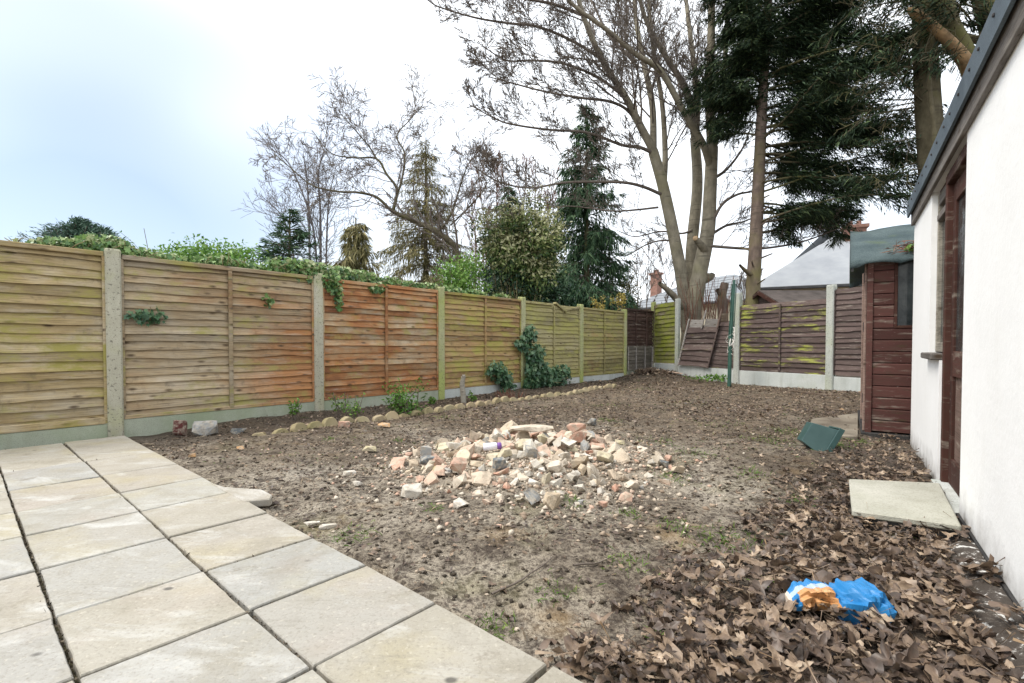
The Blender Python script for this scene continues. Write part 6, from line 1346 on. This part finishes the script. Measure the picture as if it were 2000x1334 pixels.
V, F, C = crumbs(30000, (-1.3, 1.7), (2.0, 4.9), .003, .022, lambda n: rng.random(n), .7, pd); t = NT('chip', .92, .2); M['chip'] = t.done(t.ramp(t.tint(), [(0, (0.24, 0.18, 0.13)), (.3, (0.40, 0.32, 0.24)), (.7, (0.54, 0.48, 0.39)), (1, (0.46, 0.28, 0.20))]))
link('rubble_chips', mesh_np('rubble_chips', V, [F], C), M['chip'], kind='stuff', label='fine brick and mortar chips spread around the rubble heap')
V, F, C = crumbs(420, (-3.0, 2.6), (1.2, 5.5), .004, .016, lambda n: rng.random(n), .6); link('rubble_chips', mesh_np('rubble_chips', V, [F], C), M['chip'], kind='stuff', label='pale stone chips scattered over the soil')
n = 9000; x = rng.uniform(-3, 5.6, n); y = rng.uniform(1.0, 11.5, n); ok = inside_ok(x, y) & in_garden(x, y) & (rng.random(n) < .25 + .9 * (fbm(x * 1.4 + 4, y * 1.4, 3) > .5)); x, y = x[ok], y[ok]; n = len(x)
cl = Cloud(); cl.leaves(np.stack([x, y, ground_h(x, y) + .006 + .012 * rng.random(n)], 1), rng.normal(size=(n, 3)) * [1, 1, .14], np.array([0, 0, 1.]) + rng.normal(size=(n, 3)) * .3, .03 + .07 * rng.random(n) * (1 + .04 * y), .004 + .004 * rng.random(n), rng.random(n))
link('dry_stalks', cl.mesh('dry_stalks'), M['straw'], kind='stuff', label='dry grass stalks and thin twigs lying on the soil')
def flakes(n, xr, yr, l0, l1, wf, keepf, name, label, m, tint):
    x = rng.uniform(*xr, n); y = rng.uniform(*yr, n); ok = inside_ok(x, y) & in_garden(x, y) & (rng.random(n) < keepf(x, y)); x, y = x[ok], y[ok]; n = len(x); cl = Cloud(); ln_ = l0 + (l1 - l0) * rng.random(n) ** 2
    cl.leaves(np.stack([x, y, ground_h(x, y) + .004 + .012 * rng.random(n)], 1), rng.normal(size=(n, 3)) * [1, 1, .25], np.array([0, 0, 1.]) + rng.normal(size=(n, 3)) * .55, ln_, ln_ * wf * (.5 + rng.random(n)), tint(n), sag=.1)
    link(name, cl.mesh(name), M[m], kind='stuff', label=label)
flakes(70000, (-3, 6.2), (3.6, 12.6), .018, .065, .42, lambda x, y: np.clip((y - 3.4) * .5, .1, 1) * np.clip((fbm(x * 1.2 + 2, y * 1.2, 4) - .36) * 5, .12, 1) * (pile_h(x, y) < .03), 'leaf_mulch', 'brown mulch of rotted leaf bits over the back of the garden', 'dead_leaf', lambda n: rng.beta(.9, 1.7, n))
flakes(20000, (-3, 2.6), (1.05, 4.6), .010, .040, .40, lambda x, y: np.clip((fbm(x * 1.9 + 12, y * 1.9, 4) - .46) * 7, .04, 1) * (pile_h(x, y) < .05), 'leaf_mulch', 'patches of dark leaf bits on the bare soil near the patio', 'dead_leaf', lambda n: rng.beta(.8, 2.2, n))
T = Tubes()
for (u, v, a, ln_) in ((835, 990, .2, .3), (760, 950, -.4, .22), (960, 1165, .7, .35), (1120, 1110, .5, .22), (560, 900, -.9, .35), (1500, 1070, 1.2, .3), (1420, 1010, -.3, .25), (1330, 1150, .9, .2), (700, 940, .4, .2), (620, 850, .1, .2)):
    p = G(u, v); P, _ = wander([p[0], p[1], gz(p[0], p[1]) + .012], (math.cos(a), math.sin(a), .03), ln_, 7, .12, (0, 0, 0)); P[:, 2] = ground_h(P[:, 0], P[:, 1]) + .010; T.add(P, .0045, .002, sides=5)
link('fallen_twigs', T.mesh('fallen_twigs'), M['bark_twig'], kind='stuff', label='thin fallen twigs on the soil')
# grass tufts
cl = Cloud(); spots = [(1185, 818, 70, .11), (1225, 1100, 45, .07), (1085, 1155, 40, .08), (960, 1218, 50, .06), (1310, 935, 70, .10), (1500, 860, 160, .22), (1540, 845, 120, .18), (1640, 872, 90, .12), (1680, 862, 60, .1), (1450, 1055, 70, .14), (1400, 1050, 60, .12), (850, 1002, 25, .04), (1110, 990, 60, .07), (1320, 1030, 40, .08), (1775, 1050, 35, .05), (1740, 1035, 30, .05), (1470, 930, 60, .1), (1560, 975, 40, .06), (1230, 1008, 40, .06), (690, 1045, 60, .1), (780, 860, 30, .05), (1290, 1240, 30, .05), (1500, 1155, 25, .04), (870, 815, 60, .14), (640, 855, 25, .05), (1360, 890, 60, .16), (1280, 870, 60, .2), (1400, 830, 80, .3), (1350, 790, 80, .4), (1180, 790, 60, .35), (1250, 760, 60, .4)]
for u, v, n, r_ in spots:
    p = G(u, v); n = int(n * 1.6); q = np.array([p[0], p[1]]) + rng.normal(size=(n, 2)) * r_ * .6; z = ground_h(q[:, 0], q[:, 1]); P = np.column_stack([q, z - .002]); dv = np.column_stack([rng.normal(size=(n, 2)) * .75, np.full(n, .75)])
    cl.leaves(P, dv, rdir(n), .022 + .035 * rng.random(n), .004, rng.random(n), sag=.25)
n = 6000; x = rng.uniform(-2.5, 5.6, n); y = rng.uniform(1.3, 11.5, n); ok = inside_ok(x, y) & in_garden(x, y) & (fbm(x * 1.1 + 31, y * 1.1 + 8, 4) > .56) & (litter(x, y) < .5) & (pile_h(x, y) < .02); x, y = x[ok], y[ok]; n = len(x)
cl.leaves(np.column_stack([x, y, ground_h(x, y) - .002]), np.column_stack([rng.normal(size=(n, 2)) * .9, np.full(n, .6)]), rdir(n), (.016 + .03 * rng.random(n)) * (1 + .04 * y), .0045, rng.random(n) * .8, sag=.3)
link('grass', cl.mesh('grass'), M['grass'], kind='stuff', label='sparse tufts of green grass in the soil')
# moss and weeds in the patio joints
cl = Cloud(); n = 2600; P = []
for b_ in brow[4:]:
    for _ in range(240): P.append(dd(rng.uniform(-.6, .97), b_ + rng.normal() * .004, 0.006 + .018 * rng.random()))
for a_ in acol[1:4]:
    for _ in range(1000): P.append(dd(a_ + rng.normal() * .006, rng.uniform(.3, 5.3), 0.006 + .020 * rng.random()))
P = np.array(P); n = len(P); cl.leaves(P, rdir(n) * [1, 1, .4], rdir(n) + [0, 0, .6], .008 + .012 * rng.random(n), .006, rng.random(n) * .8); link('joint_litter', cl.mesh('joint_litter'), M['crumb'], kind='stuff', label='dirt and moss in the joints between the slabs')
